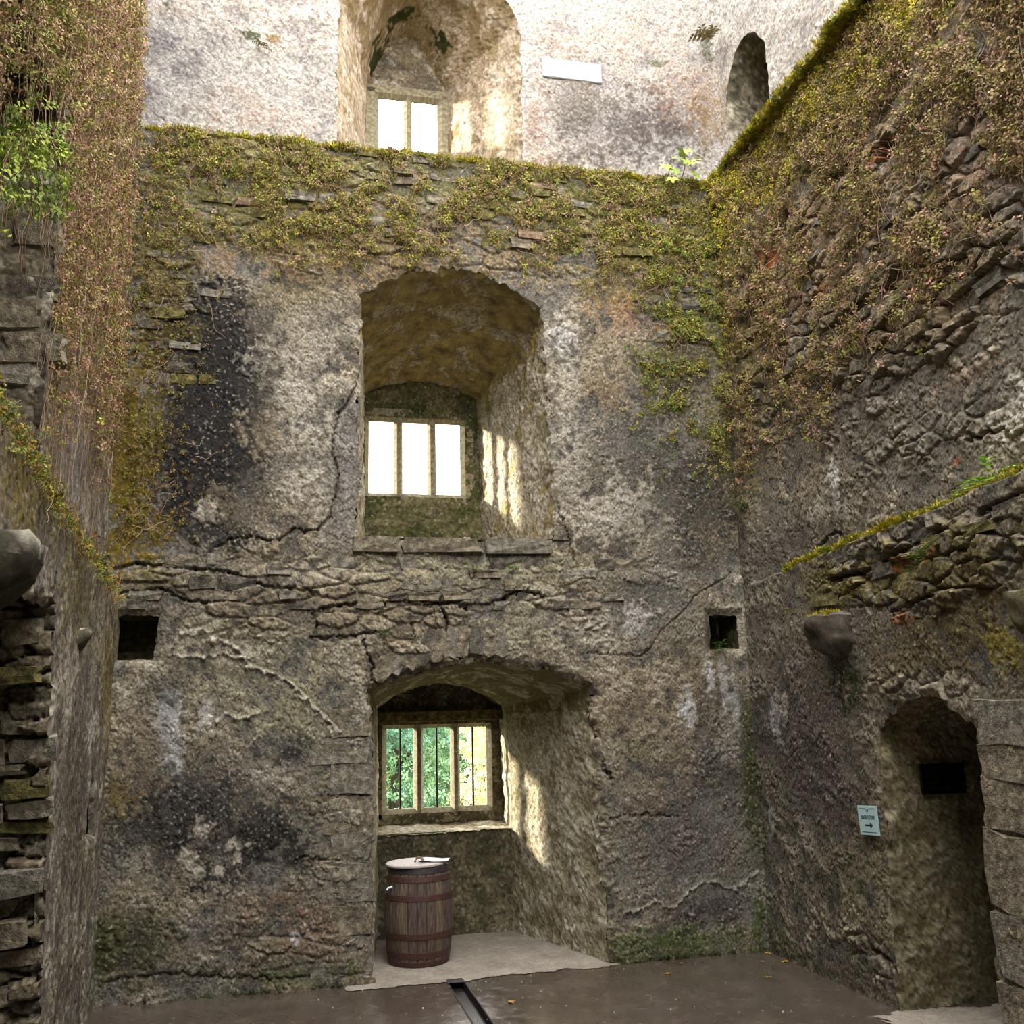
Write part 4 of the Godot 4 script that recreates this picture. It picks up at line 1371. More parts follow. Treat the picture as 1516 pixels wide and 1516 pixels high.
func niches() -> void:
	var B := Vector3.BACK
	var X := Vector3.RIGHT
	var Y := Vector3.UP
	var ragged := func(p: Vector3) -> float: return rag(p.x, p.y)
	# ground floor niche
	var jl := k_plain.duplicate()
	jl.merge({"c0": Color(0.50, 0.44, 0.31), "c1": Color(0.58, 0.52, 0.39), "c2": Color(0.68, 0.64, 0.54), "c3": Color(0.26, 0.22, 0.13), "rough": 1.1, "rub": 0.1}, true)
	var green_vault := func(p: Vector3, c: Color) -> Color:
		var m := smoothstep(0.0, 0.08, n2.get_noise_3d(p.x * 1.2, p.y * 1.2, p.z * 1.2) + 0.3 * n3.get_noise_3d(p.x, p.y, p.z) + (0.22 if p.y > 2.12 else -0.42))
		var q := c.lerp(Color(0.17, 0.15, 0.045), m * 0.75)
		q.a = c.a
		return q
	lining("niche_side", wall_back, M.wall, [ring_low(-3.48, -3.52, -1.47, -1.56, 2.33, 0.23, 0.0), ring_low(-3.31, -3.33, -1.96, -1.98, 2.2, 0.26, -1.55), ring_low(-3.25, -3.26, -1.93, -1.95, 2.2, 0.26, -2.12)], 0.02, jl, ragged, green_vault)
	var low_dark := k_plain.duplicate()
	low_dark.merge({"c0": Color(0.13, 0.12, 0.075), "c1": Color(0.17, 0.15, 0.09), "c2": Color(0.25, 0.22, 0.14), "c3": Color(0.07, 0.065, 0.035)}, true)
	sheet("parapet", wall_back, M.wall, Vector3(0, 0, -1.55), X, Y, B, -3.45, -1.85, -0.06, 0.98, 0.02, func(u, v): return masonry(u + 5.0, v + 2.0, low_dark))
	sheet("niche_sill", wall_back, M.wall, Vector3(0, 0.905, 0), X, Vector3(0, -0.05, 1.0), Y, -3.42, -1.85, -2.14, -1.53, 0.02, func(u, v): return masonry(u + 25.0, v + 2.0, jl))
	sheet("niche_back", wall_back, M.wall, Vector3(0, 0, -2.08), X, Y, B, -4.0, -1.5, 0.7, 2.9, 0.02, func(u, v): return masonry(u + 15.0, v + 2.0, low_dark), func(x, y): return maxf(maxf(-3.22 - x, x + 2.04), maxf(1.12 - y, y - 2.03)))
	put("lintel", box(Vector3(1.42, 0.115, 0.10), 0.008), M.stone_moss, wall_back, Transform3D(Basis(B, 0.008), Vector3(-2.62, 2.115, -1.99)))
	window("window_1", -3.22, -2.04, 1.12, 2.03, -2.09, 3, true, "three-light stone window with iron bars looking onto trees")
	# first floor niche
	var mid := func(xl0: float, xr0: float, spring: float, rise: float, z: float) -> PackedVector3Array: return arch_ring(xl0, xl0, xr0, xr0 - 0.04, 3.66, spring, rise, func(u: float, v: float) -> Vector3: return Vector3(u, v, z))
	var jm := jl.duplicate()
	jm.merge({"c0": Color(0.54, 0.48, 0.38), "c1": Color(0.62, 0.55, 0.43), "c2": Color(0.72, 0.67, 0.58), "c3": Color(0.28, 0.24, 0.17)}, true)
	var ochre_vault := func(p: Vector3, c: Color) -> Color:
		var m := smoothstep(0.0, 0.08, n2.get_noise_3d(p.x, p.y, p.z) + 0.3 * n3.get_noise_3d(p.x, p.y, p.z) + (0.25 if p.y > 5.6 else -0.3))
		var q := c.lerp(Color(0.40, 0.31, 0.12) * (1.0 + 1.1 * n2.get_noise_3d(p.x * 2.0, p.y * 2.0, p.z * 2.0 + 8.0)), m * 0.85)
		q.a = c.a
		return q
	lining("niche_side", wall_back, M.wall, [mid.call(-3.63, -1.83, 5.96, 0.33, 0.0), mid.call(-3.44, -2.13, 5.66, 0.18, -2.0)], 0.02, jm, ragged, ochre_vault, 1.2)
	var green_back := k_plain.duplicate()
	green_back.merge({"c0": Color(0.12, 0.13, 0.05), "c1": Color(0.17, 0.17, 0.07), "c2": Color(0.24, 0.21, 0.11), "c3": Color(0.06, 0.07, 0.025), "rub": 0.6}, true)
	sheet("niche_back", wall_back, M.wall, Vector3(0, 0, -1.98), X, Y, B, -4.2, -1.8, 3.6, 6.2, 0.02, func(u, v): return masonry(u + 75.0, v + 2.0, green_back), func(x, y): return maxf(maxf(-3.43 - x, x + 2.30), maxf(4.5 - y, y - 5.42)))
	sheet("niche_floor", wall_back, M.wall, Vector3(0, 3.665, 0), X, B, Y, -3.75, -1.7, -2.02, 0.03, 0.03, func(u, v): return masonry(u + 35.0, v + 2.0, jl))
	window("window_2", -3.43, -2.30, 4.5, 5.42, -1.99, 3, false, "three-light stone window of the middle niche showing white sky")
	# upper niche, in the pale storey
	var upk := k_up.duplicate()
	upk.merge({"cells": {}, "c0": Color(0.55, 0.46, 0.36), "c1": Color(0.62, 0.49, 0.36), "c2": Color(0.72, 0.64, 0.55), "c3": Color(0.36, 0.29, 0.20), "rough": 1.1}, true)
	var upr := func(xl: float, xr: float, spring: float, rise: float, z: float) -> PackedVector3Array: return arch_ring(xl, xl, xr, xr, 7.4, spring, rise, func(u: float, v: float) -> Vector3: return Vector3(u, v, z))
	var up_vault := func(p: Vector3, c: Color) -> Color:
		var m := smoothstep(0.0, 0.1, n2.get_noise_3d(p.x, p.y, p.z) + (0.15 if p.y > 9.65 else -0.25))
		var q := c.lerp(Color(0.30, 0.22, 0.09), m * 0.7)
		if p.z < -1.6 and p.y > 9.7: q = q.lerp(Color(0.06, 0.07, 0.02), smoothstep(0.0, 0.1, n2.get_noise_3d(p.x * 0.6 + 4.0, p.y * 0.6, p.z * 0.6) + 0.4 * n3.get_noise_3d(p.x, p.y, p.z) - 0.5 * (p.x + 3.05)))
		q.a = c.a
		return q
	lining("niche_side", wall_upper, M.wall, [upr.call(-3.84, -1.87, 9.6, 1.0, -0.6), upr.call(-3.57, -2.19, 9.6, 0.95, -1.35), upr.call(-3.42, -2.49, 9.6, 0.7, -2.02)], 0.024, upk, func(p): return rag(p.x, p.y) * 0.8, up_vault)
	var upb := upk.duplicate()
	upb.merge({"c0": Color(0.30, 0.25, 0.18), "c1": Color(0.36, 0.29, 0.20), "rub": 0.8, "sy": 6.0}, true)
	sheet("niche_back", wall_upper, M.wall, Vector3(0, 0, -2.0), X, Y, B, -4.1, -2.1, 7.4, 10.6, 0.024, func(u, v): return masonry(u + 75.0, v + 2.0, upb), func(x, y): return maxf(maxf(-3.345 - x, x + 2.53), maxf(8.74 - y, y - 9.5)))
	sheet("niche_floor", wall_upper, M.wall, Vector3(0, 7.42, 0), X, B, Y, -3.9, -1.8, -2.02, -0.58, 0.04, func(u, v): return masonry(u + 35.0, v + 12.0, upk))
	window("window_3", -3.345, -2.53, 8.74, 9.5, -1.965, 2, false, "two-light stone window of the upper niche showing white sky")
	# outer skin of the back wall, with an opening outside each window
	var holes := [[-3.60, -2.0, 1.06, 2.30], [-3.85, -2.26, 4.44, 5.75], [-3.75, -2.49, 8.68, 9.85]]
	var last := -1.0
	var z0 := -2.42
	var z1 := -2.22
	var slab := func(x0: float, x1: float, y0: float, y1: float): put("outer_face", box(Vector3(x1 - x0, y1 - y0, z1 - z0), 0.01), M.stone_grey, wall_back, Transform3D(Basis.IDENTITY, Vector3((x0 + x1) / 2.0, (y0 + y1) / 2.0, (z0 + z1) / 2.0)))
	for h in holes:
		slab.call(-8.0, 2.4, last, h[2])
		slab.call(-8.0, h[0], h[2], h[3])
		slab.call(h[1], 2.4, h[2], h[3])
		last = h[3]
	slab.call(-8.0, 2.4, last, 11.6)
	put("wall_top", box(Vector3(10.4, 0.12, 2.0), 0.02), M.stone_grey, wall_upper, Transform3D(Basis.IDENTITY, Vector3(-2.8, 11.6, -1.58)))
	put("wall_top", box(Vector3(1.95, 0.12, 14.0), 0.02), M.stone_grey, wall_upper, Transform3D(Basis.IDENTITY, Vector3(1.43, 11.6, 4.1)))
	put("wall_top", box(Vector3(2.45, 0.12, 14.0), 0.02), M.stone_grey, wall_left, Transform3D(Basis.IDENTITY, Vector3(LX - 1.22, 11.6, 4.1)))
	# joist sockets
	inner_box(wall_back, "socket", Vector3(-5.47, 2.79, -0.27), Vector3(0.42, 0.40, 0.56), ["near"], M.wall, 0.03, low_dark)
	inner_box(wall_back, "socket", Vector3(-0.21, 2.815, -0.25), Vector3(0.34, 0.36, 0.52), ["near"], M.wall, 0.03, low_dark)
	# doorway in the right wall
	var dr := func(x: float) -> PackedVector3Array: return arch_ring(1.95, 2.06, 3.02, 3.12, -0.06, 1.93, 0.2, func(u: float, v: float) -> Vector3: return Vector3(x, v, u))
	var door_k := k_plain.duplicate()
	door_k.merge({"c0": Color(0.24, 0.21, 0.12), "c1": Color(0.29, 0.25, 0.15), "c2": Color(0.38, 0.34, 0.24), "c3": Color(0.13, 0.115, 0.055), "rub": 0.2}, true)
	lining("doorway_side", wall_right, M.wall, [dr.call(0.0), dr.call(1.75)], 0.02, door_k, func(p): return rag(p.z + 9.0, p.y) * 0.8, plain_paint)
	sheet("passage_end", wall_right, M.wall, Vector3(1.7, 0, 0), B, Y, Vector3.LEFT, 1.7, 3.4, -0.06, 2.4, 0.04, shade_plain)


func stonework() -> void:
	var B := Vector3.BACK
	var X := Vector3.RIGHT
	var Y := Vector3.UP
	var band := [M.stone_grey, M.stone_tan, M.stone_tan, M.stone_dark, M.stone_grey]
	# the bared rubble course between the storeys
	courses(wall_back, Vector3.ZERO, X, Y, B, -5.5, -0.9, 3.02, 3.5, 0.06, 0.12, 0.14, 0.36, 0.004, 0.024, shade_back, func(u, v): return 0.62 * clampf(1.2 - absf(u + 3.4) / 2.8, 0.0, 1.0), band, 80)
	# slabs of the middle sill
	var x := -3.70
	for w in [0.44, 0.74, 0.66]:
		stone(wall_back, Vector3(x + w / 2.0, 3.60, -0.06), Vector3(w - 0.01, 0.13, 0.25), Basis(B, rng.randf_range(-0.015, 0.015)), [M.stone_grey, M.stone_tan, M.stone_grey][int(w * 10.0) % 3], "sill_slab")
		x += w
	# mossy stones under the ledge
	courses(wall_back, Vector3.ZERO, X, Y, B, -5.5, -0.3, 6.55, 7.40, 0.05, 0.10, 0.12, 0.34, 0.0, 0.03, shade_back, func(u, v): return 0.0 if cut_back(u, v) < 0.15 else 0.4, [M.stone_grey, M.stone_moss, M.stone_moss, M.stone_pink, M.stone_tan], 120)
	courses(wall_back, Vector3.ZERO, X, Y, B, -5.5, -4.9, 5.0, 6.5, 0.05, 0.10, 0.12, 0.28, 0.0, 0.025, shade_back, func(u, v): return 0.4, [M.stone_dark, M.stone_moss, M.stone_grey], 26)
	courses(wall_back, Vector3.ZERO, X, Y, B, -1.0, -0.2, 5.0, 6.5, 0.05, 0.10, 0.12, 0.28, 0.0, 0.02, shade_back, func(u, v): return 0.3, [M.stone_dark, M.stone_moss, M.stone_grey], 24)
	# voussoirs of the low niche's arch
	for i in 10:
		var t := (i + 0.5) / 10.0
		var px := lerpf(-3.52, -2.3, t)
		var q := ((px + 2.54) / 0.98)
		var py := 2.33 + 0.23 * (1.0 - q * q)
		var lean := -atan(2.0 * 0.23 * q / 0.98) * -1.0
		var hgt := rng.randf_range(0.24, 0.34)
		var bas := Basis(B, lean * 1.5)
		stone(wall_back, Vector3(px, py + 0.06, 0.012) + bas.y * hgt * 0.5, Vector3(0.118, hgt, 0.12), bas, [M.stone_tan, M.stone_grey, M.stone_tan, M.stone_dark][i % 4], "voussoir")
	# squared blocks up the left side of the low niche
	var y := 0.08
	var k := 0
	for h in [0.30, 0.24, 0.33, 0.22, 0.30, 0.26, 0.22, 0.24]:
		var w: float = [0.52, 0.34][k % 2]
		stone(wall_back, Vector3(low_left(y) - w / 2.0 - 0.005, y + h / 2.0, -0.02), Vector3(w, h - 0.012, 0.13), Basis(B, rng.randf_range(-0.01, 0.01)), [M.stone_grey, M.stone_tan, M.stone_grey][k % 3], "quoin")
		y += h
		k += 1
	# right wall: stones of the rough upper half
	courses(wall_right, Vector3.ZERO, B, Y, Vector3.LEFT, 0.3, 4.4, 4.7, 6.9, 0.05, 0.11, 0.10, 0.28, -0.005, 0.03, shade_right, func(u, v): return 0.0 if Vector2(u - 2.67, v - 6.24).length() < 0.3 else 0.17 + 0.12 * n2.get_noise_2d(u, v), [M.stone_grey, M.stone_dark, M.stone_tan, M.stone_moss], 150)
	# slabs under the low ledge of the right wall
	courses(wall_right, Vector3.ZERO, B, Y, Vector3.LEFT, 0.7, 4.4, 2.88, 3.36, 0.07, 0.13, 0.16, 0.42, -0.01, 0.014, shade_right, func(u, v): return 0.0 if v > right_ledge(u) - 0.07 else 0.5, [M.stone_dark, M.stone_moss, M.stone_tan, M.stone_moss, M.stone_dark], 60)
	# blocks beside the doorway
	y = 0.1
	k = 0
	for h in [0.36, 0.40, 0.46, 0.30, 0.22, 0.26]:
		var w: float = [0.50, 0.62, 0.45][k % 3]
		stone(wall_right, Vector3(0.036, y + h / 2.0, lerpf(3.02, 3.12, y / 1.9) + w / 2.0 + 0.02), Vector3(0.12, h + 0.004, w), Basis.IDENTITY, [M.stone_tan, M.stone_grey, M.stone_tan, M.stone_tan][k % 4], "quoin")
		y += h
		k += 1
	# left recess: split rubble
	courses(wall_left, Vector3(LX, 0, 1.84), Vector3.LEFT, Vector3(0, 1, 0.158), B, 0.0, 0.9, 0.02, 2.7, 0.06, 0.16, 0.16, 0.42, 0.02, 0.09, shade_rubble, func(u, v): return 0.72, [M.stone_grey, M.stone_tan, M.stone_moss, M.stone_tan], 90)
	courses(wall_left, Vector3(LX - 0.02, 0, 2.60), Vector3.LEFT, Y, B, 0.0, 0.8, 3.7, 6.0, 0.10, 0.2, 0.25, 0.5, 0.0, 0.03, func(u, v): return masonry(u + 33.0, v, k_plain), func(u, v): return 0.7, [M.stone_grey, M.stone_dark, M.stone_tan], 30)
	# corbels
	bowl_corbel(wall_right, Vector3(0.02, 2.80, 1.63), Vector3(-1, 0, 0), 0.29, 0.34, 0.44, Color(0.10, 0.085, 0.07), "rounded corbel stone with a mossy top")
	bowl_corbel(wall_right, Vector3(0.02, 2.70, 3.85), Vector3(-1, 0, 0), 0.26, 0.34, 0.40, Color(0.13, 0.12, 0.05), "mossy corbel stone near the doorway")
	corbel(wall_left, Vector3(LX - 0.05, 2.80, 3.34), Vector3(1, 0, 0), 0.27, 0.42, 0.50, Color(0.075, 0.068, 0.05), "dark corbel stone with a white lichened top")
	corbel(wall_left, Vector3(LX + 0.0, 2.62, 1.42), Vector3(1, 0, 0), 0.13, 0.20, 0.14, Color(0.10, 0.09, 0.06), "small broken corbel stub")


# Lichen crust in patches on dark stone.
func crust(p: Vector3, tint: Color, amount: float) -> Color:
	var m := smoothstep(0.05, 0.2, n2.get_noise_3d(p.x * 2.0, p.y * 2.0, p.z * 2.0) + 0.1)
	var g := 1.0 + 0.7 * n3.get_noise_3d(p.x, p.y, p.z)
	var c := tint.lerp(PALE, m * amount) * g
	c.a = 1.0
	return c


# A corbel: flat top, its underside rounding back into the wall.
func corbel(parent: Node, at: Vector3, out: Vector3, reach: float, high: float, wide: float, tint: Color, label: String) -> void:
	var st := SurfaceTool.new()
	st.begin(Mesh.PRIMITIVE_TRIANGLES)
	st.set_smooth_group(1)
	var side := Vector3.UP.cross(out)
	var nz := fnl(int(at.z * 100.0) + 5, 5.0, 3)
	var m := 14
	var n := 14
	var pt := func(i: int, j: int) -> Vector3:
		var s := -1.0 + 2.0 * i / n
		var t := float(j) / m
		var prof: Vector2
		if t < 0.4: prof = Vector2(lerpf(-0.15, reach, t / 0.4), high / 2.0)
		else:
			var a := (t - 0.4) / 0.6
			prof = Vector2(lerpf(reach, -0.10, pow(a, 1.8)) , high / 2.0 - high * pow(a, 0.75))
		var bulge := 1.0 - 0.35 * pow(absf(s), 3.0)
		var p := Vector3(prof.x * bulge, prof.y, 0)
		var q: Vector3 = out * p.x + Vector3.UP * p.y * (1.0 - 0.12 * s * s) + side * s * wide / 2.0
		return q + q.normalized() * nz.get_noise_3d(q.x, q.y, q.z) * 0.06
	for i in n:
		for j in m:
			var a: Vector3 = pt.call(i, j)
			var b: Vector3 = pt.call(i + 1, j)
			var c: Vector3 = pt.call(i + 1, j + 1)
			var d: Vector3 = pt.call(i, j + 1)
			for v in [a, b, c, a, c, d]:
				st.set_color(crust(v + at, tint, 0.8 if j < 7 else 0.0))
				st.add_vertex(v)
	for s in [0, n]:
		var mid := out * -0.05
		var edge: Vector3 = pt.call(s, m / 2)
		mid += side * edge.dot(side)
		for j in m:
			var a: Vector3 = pt.call(s, j)
			var b: Vector3 = pt.call(s, j + 1)
			for v in ([a, b, mid] if s == 0 else [b, a, mid]):
				st.set_color(crust(v + at, tint, 0.1))
				st.add_vertex(v)
	st.generate_normals()
	tag(put("corbel", st.commit(), M.wall, parent, Transform3D(Basis.IDENTITY, at)), label)


# A half bowl of stone against the wall: flat top at the given point, rounding down and back.
func bowl_corbel(parent: Node, at: Vector3, out: Vector3, reach: float, high: float, wide: float, tint: Color, label: String) -> void:
	var st := SurfaceTool.new()
	st.begin(Mesh.PRIMITIVE_TRIANGLES)
	var side := Vector3.UP.cross(out)
	var nz := fnl(int(at.z * 100.0) + 5, 6.0, 3)
	var pt := func(i: int, j: int) -> Vector3:
		var a := PI * (i / 20.0 - 0.5) * 1.25
		var q := j / 14.0
		var r := minf(1.0, q / 0.4)
		var y := 0.0
		if q > 0.4:
			var s := (q - 0.4) / 0.6
			r = pow(maxf(0.0, 1.0 - pow(s, 2.6)), 0.55)
			y = -high * s
		var p: Vector3 = out * cos(a) * reach * r + side * sin(a) * wide / 2.0 * r + Vector3.UP * y
		return p + (p + Vector3(0, high * 0.4, 0)).normalized() * nz.get_noise_3d(p.x, p.y, p.z) * 0.05
	for i in 20:
		for j in 14:
			var a: Vector3 = pt.call(i, j)
			var b: Vector3 = pt.call(i + 1, j)
			var c: Vector3 = pt.call(i + 1, j + 1)
			var d: Vector3 = pt.call(i, j + 1)
			st.set_smooth_group(1 if j < 6 else 2)
			for v in [a, c, b, a, d, c]:
				st.set_color(crust(v + at, tint, 0.25))
				st.add_vertex(v)
	st.generate_normals()
	tag(put("corbel", st.commit(), M.wall, parent, Transform3D(Basis.IDENTITY, at)), label)


func outside() -> void:
	# falling ground and trees seen through the lowest window
	var gk := {"grain": 1.0, "rough": 6.0, "rub": 0.0, "sx": 1.0, "sy": 1.0, "relief": 0.0, "s0": GREY, "s1": GREY, "c0": Color(0.07, 0.11, 0.03), "c1": Color(0.10, 0.14, 0.04), "c2": Color(0.14, 0.17, 0.05), "c3": Color(0.05, 0.07, 0.02), "speck": GREEN, "specks": 0.3, "cells": {}}
	tag(sheet("ground", self, M.wall, Vector3(0, -7.0, 0), Vector3.RIGHT, Vector3.BACK, Vector3.UP, -60, 60, -70, 20, 1.5, func(u, v): return masonry(u * 0.3, v * 0.3, gk)), "grassy ground far below the tower", "", "", "structure")
	tree("broadleaf_tree", Vector3(-0.9, -7.0, -24.0), 13.5, 5.0, [Color(0.10, 0.22, 0.12), Color(0.15, 0.28, 0.14), Color(0.20, 0.34, 0.16), Color(0.08, 0.18, 0.12)], 22000, 0.22, 11, "tall blue-green leafy tree filling the middle of the barred window")
	tree("broadleaf_tree", Vector3(-5.5, -7.0, -22.0), 11.0, 4.2, [Color(0.22, 0.33, 0.12), Color(0.30, 0.38, 0.14), Color(0.38, 0.40, 0.16), Color(0.15, 0.26, 0.10)], 15000, 0.21, 12, "yellow-green leafy tree at the outer edge of the barred window")
	tree("broadleaf_tree", Vector3(4.6, -7.0, -26.0), 14.0, 5.5, [Color(0.08, 0.17, 0.07), Color(0.12, 0.22, 0.09), Color(0.18, 0.26, 0.10)], 12000, 0.22, 13, "green leafy tree standing behind the golden one")
	tree("broadleaf_tree", Vector3(-0.25, -7.0, -10.5), 10.5, 1.25, [Color(0.56, 0.50, 0.24), Color(0.66, 0.60, 0.36), Color(0.44, 0.44, 0.16), Color(0.60, 0.48, 0.26)], 6000, 0.12, 14, "golden autumn tree close outside the barred window")
	tree("broadleaf_tree", Vector3(0.5, -7.0, -38.0), 16.0, 7.0, [Color(0.10, 0.19, 0.10), Color(0.14, 0.23, 0.12), Color(0.20, 0.27, 0.13)], 16000, 0.36, 16, "wide pale green tree farthest beyond the barred window")
	tree("broadleaf_tree", Vector3(-12.0, -7.0, -30.0), 15.0, 5.5, [Color(0.08, 0.17, 0.07), Color(0.12, 0.22, 0.09), Color(0.18, 0.26, 0.10)], 5000, 0.34, 15, "broad green tree far out to the side of the others")


func tree(called: String, at: Vector3, high: float, wide: float, cols: Array, count: int, size: float, sd: int, label: String) -> void:
	var t := base(called, at)
	tag(t, label, "tree", "trees outside the barred window")
	var r := RandomNumberGenerator.new()
	r.seed = sd
	var pts := PackedVector3Array()
	for i in 6: pts.append(Vector3(r.randf_range(-0.15, 0.15) * i * 0.4, high * 0.8 * i / 5.0, r.randf_range(-0.15, 0.15) * i * 0.4))
	put("trunk", tube(pts, high * 0.028, high * 0.008, 8), M.bark, t)
	for i in 7:
		var a := i * 2.4
		var y0 := high * (0.35 + 0.07 * i)
		put("branch", tube(PackedVector3Array([Vector3(0, y0, 0), Vector3(cos(a) * wide * 0.35, y0 + high * 0.08, sin(a) * wide * 0.35), Vector3(cos(a) * wide * 0.75, y0 + high * 0.12, sin(a) * wide * 0.75)]), high * 0.006, high * 0.002, 5), M.bark, t)
	var xfs := []
	var tint := []
	var clumps := []
	for i in 110:
		var a := r.randf() * TAU
		var b := r.randf_range(-1.0, 1.0)
		var q := sqrt(1.0 - b * b) * pow(r.randf(), 0.4)
		clumps.append([Vector3(cos(a) * q * wide * 0.85, high * (0.62 + 0.36 * b), sin(a) * q * wide * 0.85), cols[r.randi() % cols.size()], wide * r.randf_range(0.2, 0.36)])
	for i in count:
		var c: Array = clumps[r.randi() % clumps.size()]
		var dir := Vector3(r.randfn(), r.randfn(), r.randfn()).normalized()
		var p: Vector3 = c[0] + dir * c[2] * pow(r.randf(), 0.33) * Vector3(1, 0.75, 1)
		var s := size * r.randf_range(0.6, 1.3)
		xfs.append(Transform3D(Basis.from_euler(Vector3(r.randf() * TAU, r.randf() * TAU, r.randf() * TAU)).scaled_local(Vector3.ONE * s), p))
		var g := r.randf_range(0.7, 1.35)
		tint.append(Color(c[1].r * g, c[1].g * g, c[1].b * g))
	var st := SurfaceTool.new()
	st.begin(Mesh.PRIMITIVE_TRIANGLES)
	for i in 5:
		var a := i * TAU / 5.0
		var d := Vector3(cos(a), 0.3 * (i % 2), sin(a)).normalized()
		leaf_blade(st, d * 0.1, d, Vector3.UP, 0.55, 0.34, Color.WHITE)
	scatter("crown", t, st.commit(), M.leaf, xfs, tint)


func barrel() -> void:
	var t := base("barrel", Vector3(-3.03, 0.008, -0.60), 0.25)
	tag(t, "brown wooden barrel with rusty iron hoops standing in the lower window niche", "barrel")
	t.scale = Vector3(0.96, 0.925, 0.96)
	var high := 0.87
	var rad := func(y: float) -> float:
		var q := 2.0 * y / high - 1.0
		return 0.268 + 0.047 * (1.0 - q * q)
	var staves := 22
	var st := SurfaceTool.new()
	st.begin(Mesh.PRIMITIVE_TRIANGLES)
	var half := PI / staves * 0.965
	var rows := 12
	var pt := func(i: int, j: int) -> Vector3:
		var y := high * j / rows
		var a: float = [-half, -half * 0.8, 0.0, half * 0.8, half][i]
		var r: float = rad.call(y) - (0.006 if i == 0 or i == 4 else 0.0)
		return Vector3(sin(a) * r, y, cos(a) * r)
	for j in rows:
		for i in 4:
			quad(st, pt.call(i, j), pt.call(i + 1, j), pt.call(i + 1, j + 1), pt.call(i, j + 1), pt.call(i, j))
		for i in [0, 4]:
			var a: Vector3 = pt.call(i, j)
			var b: Vector3 = pt.call(i, j + 1)
			quad(st, a, b, b * Vector3(0.9, 1, 0.9), a * Vector3(0.9, 1, 0.9), Vector3(-1 if i == 0 else 1, 0, 0))
	for i in 4:
		var a: Vector3 = pt.call(i, rows)
		var b: Vector3 = pt.call(i + 1, rows)
		quad(st, a, b, b * Vector3(0.9, 1, 0.9), a * Vector3(0.9, 1, 0.9), Vector3.UP)
	var stave := st.commit()
	for i in staves:
		put("stave", stave, M["wood%d" % ((i * 7 + i / 3) % 4)], t, Transform3D(Basis(Vector3.UP, TAU * i / staves), Vector3.ZERO))
	var k := 0
	for h in [[0.002, 0.05], [0.073, 0.130], [0.243, 0.298], [0.578, 0.630], [0.742, 0.792], [0.815, 0.866]]:
		var r0: float = rad.call(h[0])
		var r1: float = rad.call(h[1])
		tag(put("hoop", lathe(PackedVector2Array([Vector2(r0 - 0.004, h[0]), Vector2(r0 + 0.004, h[0]), Vector2(r0 + 0.005, h[0] + 0.003), Vector2(r1 + 0.005, h[1] - 0.003), Vector2(r1 + 0.004, h[1]), Vector2(r1 - 0.004, h[1])]), 48), M.hoop if k < 5 else M.hoop_dark, t), "rusty iron hoop" if k < 5 else "dark iron hoop under the lid")
		k += 1
	put("barrel_head", lathe(PackedVector2Array([Vector2(0.0, 0.84), Vector2(0.25, 0.84), Vector2(0.25, 0.80)]), 32), M.wood1, t)
	var lid := put("lid", lathe(PackedVector2Array([Vector2(0.0, 0.872), Vector2(0.275, 0.872), Vector2(0.282, 0.878), Vector2(0.282, 0.890), Vector2(0.276, 0.896), Vector2(0.0, 0.898)]), 48), M.lid, t, Transform3D(Basis(Vector3.BACK, 0.015), Vector3(-0.012, 0.0, 0.0)))
	tag(lid, "pale round board lid")
	var loop := PackedVector3Array()
	for i in 9: loop.append(Vector3(0.01 + 0.035 * cos(PI * i / 8.0), 0.895 + 0.045 * sin(PI * i / 8.0), 0.06 + 0.02 * cos(PI * i / 8.0)))
	tag(put("handle", tube(loop, 0.012, 0.010, 8), M.rope, lid), "bent rope handle")
	var spout := put("spigot", tube(PackedVector3Array([Vector3(-0.29, 0.70, 0.08), Vector3(-0.335, 0.695, 0.09), Vector3(-0.345, 0.68, 0.092)]), 0.010, 0.008, 8), M.paper, t)
	tag(spout, "small white tap on the side")
	# sheet lying on the lid
	var ps := SurfaceTool.new()
	ps.begin(Mesh.PRIMITIVE_TRIANGLES)
	var up := func(i: int, j: int) -> Vector3:
		var u := i / 6.0 - 0.5
		var v := j / 6.0 - 0.5
		return Vector3(u * 0.27, 0.006 + 0.006 * sin(u * 6.0) * cos(v * 4.0) + 0.012 * absf(u), v * 0.2 + u * 0.05)
	for i in 6:
		for j in 6:
			quad(ps, up.call(i, j), up.call(i + 1, j), up.call(i + 1, j + 1), up.call(i, j + 1), Vector3.UP)
			quad(ps, up.call(i, j) - Vector3(0, 0.003, 0), up.call(i + 1, j) - Vector3(0, 0.003, 0), up.call(i + 1, j + 1) - Vector3(0, 0.003, 0), up.call(i, j + 1) - Vector3(0, 0.003, 0), Vector3.DOWN)
	tag(put("plastic_sheet", ps.commit(), M.paper, self, Transform3D(Basis(Vector3.UP, -0.25), Vector3(-2.895, 0.842, -0.56))), "shiny white plastic sheet lying on the barrel lid", "sheet")


func letters(text: String, size: float, mat: Material, parent: Node, at: Vector3, squeeze := 1.0, called := "lettering", bold := false) -> MeshInstance3D:
	var f := SystemFont.new()
	f.font_names = PackedStringArray(["Droid Sans"])
	if bold: f.font_weight = 700
	var tm := TextMesh.new()
	tm.text = text
	tm.font = f
	tm.font_size = 64
	tm.pixel_size = size / 64.0
	tm.depth = 0.001
	return put(called, tm, mat, parent, Transform3D(Basis.IDENTITY.scaled(Vector3(squeeze, 1, 1)), at))


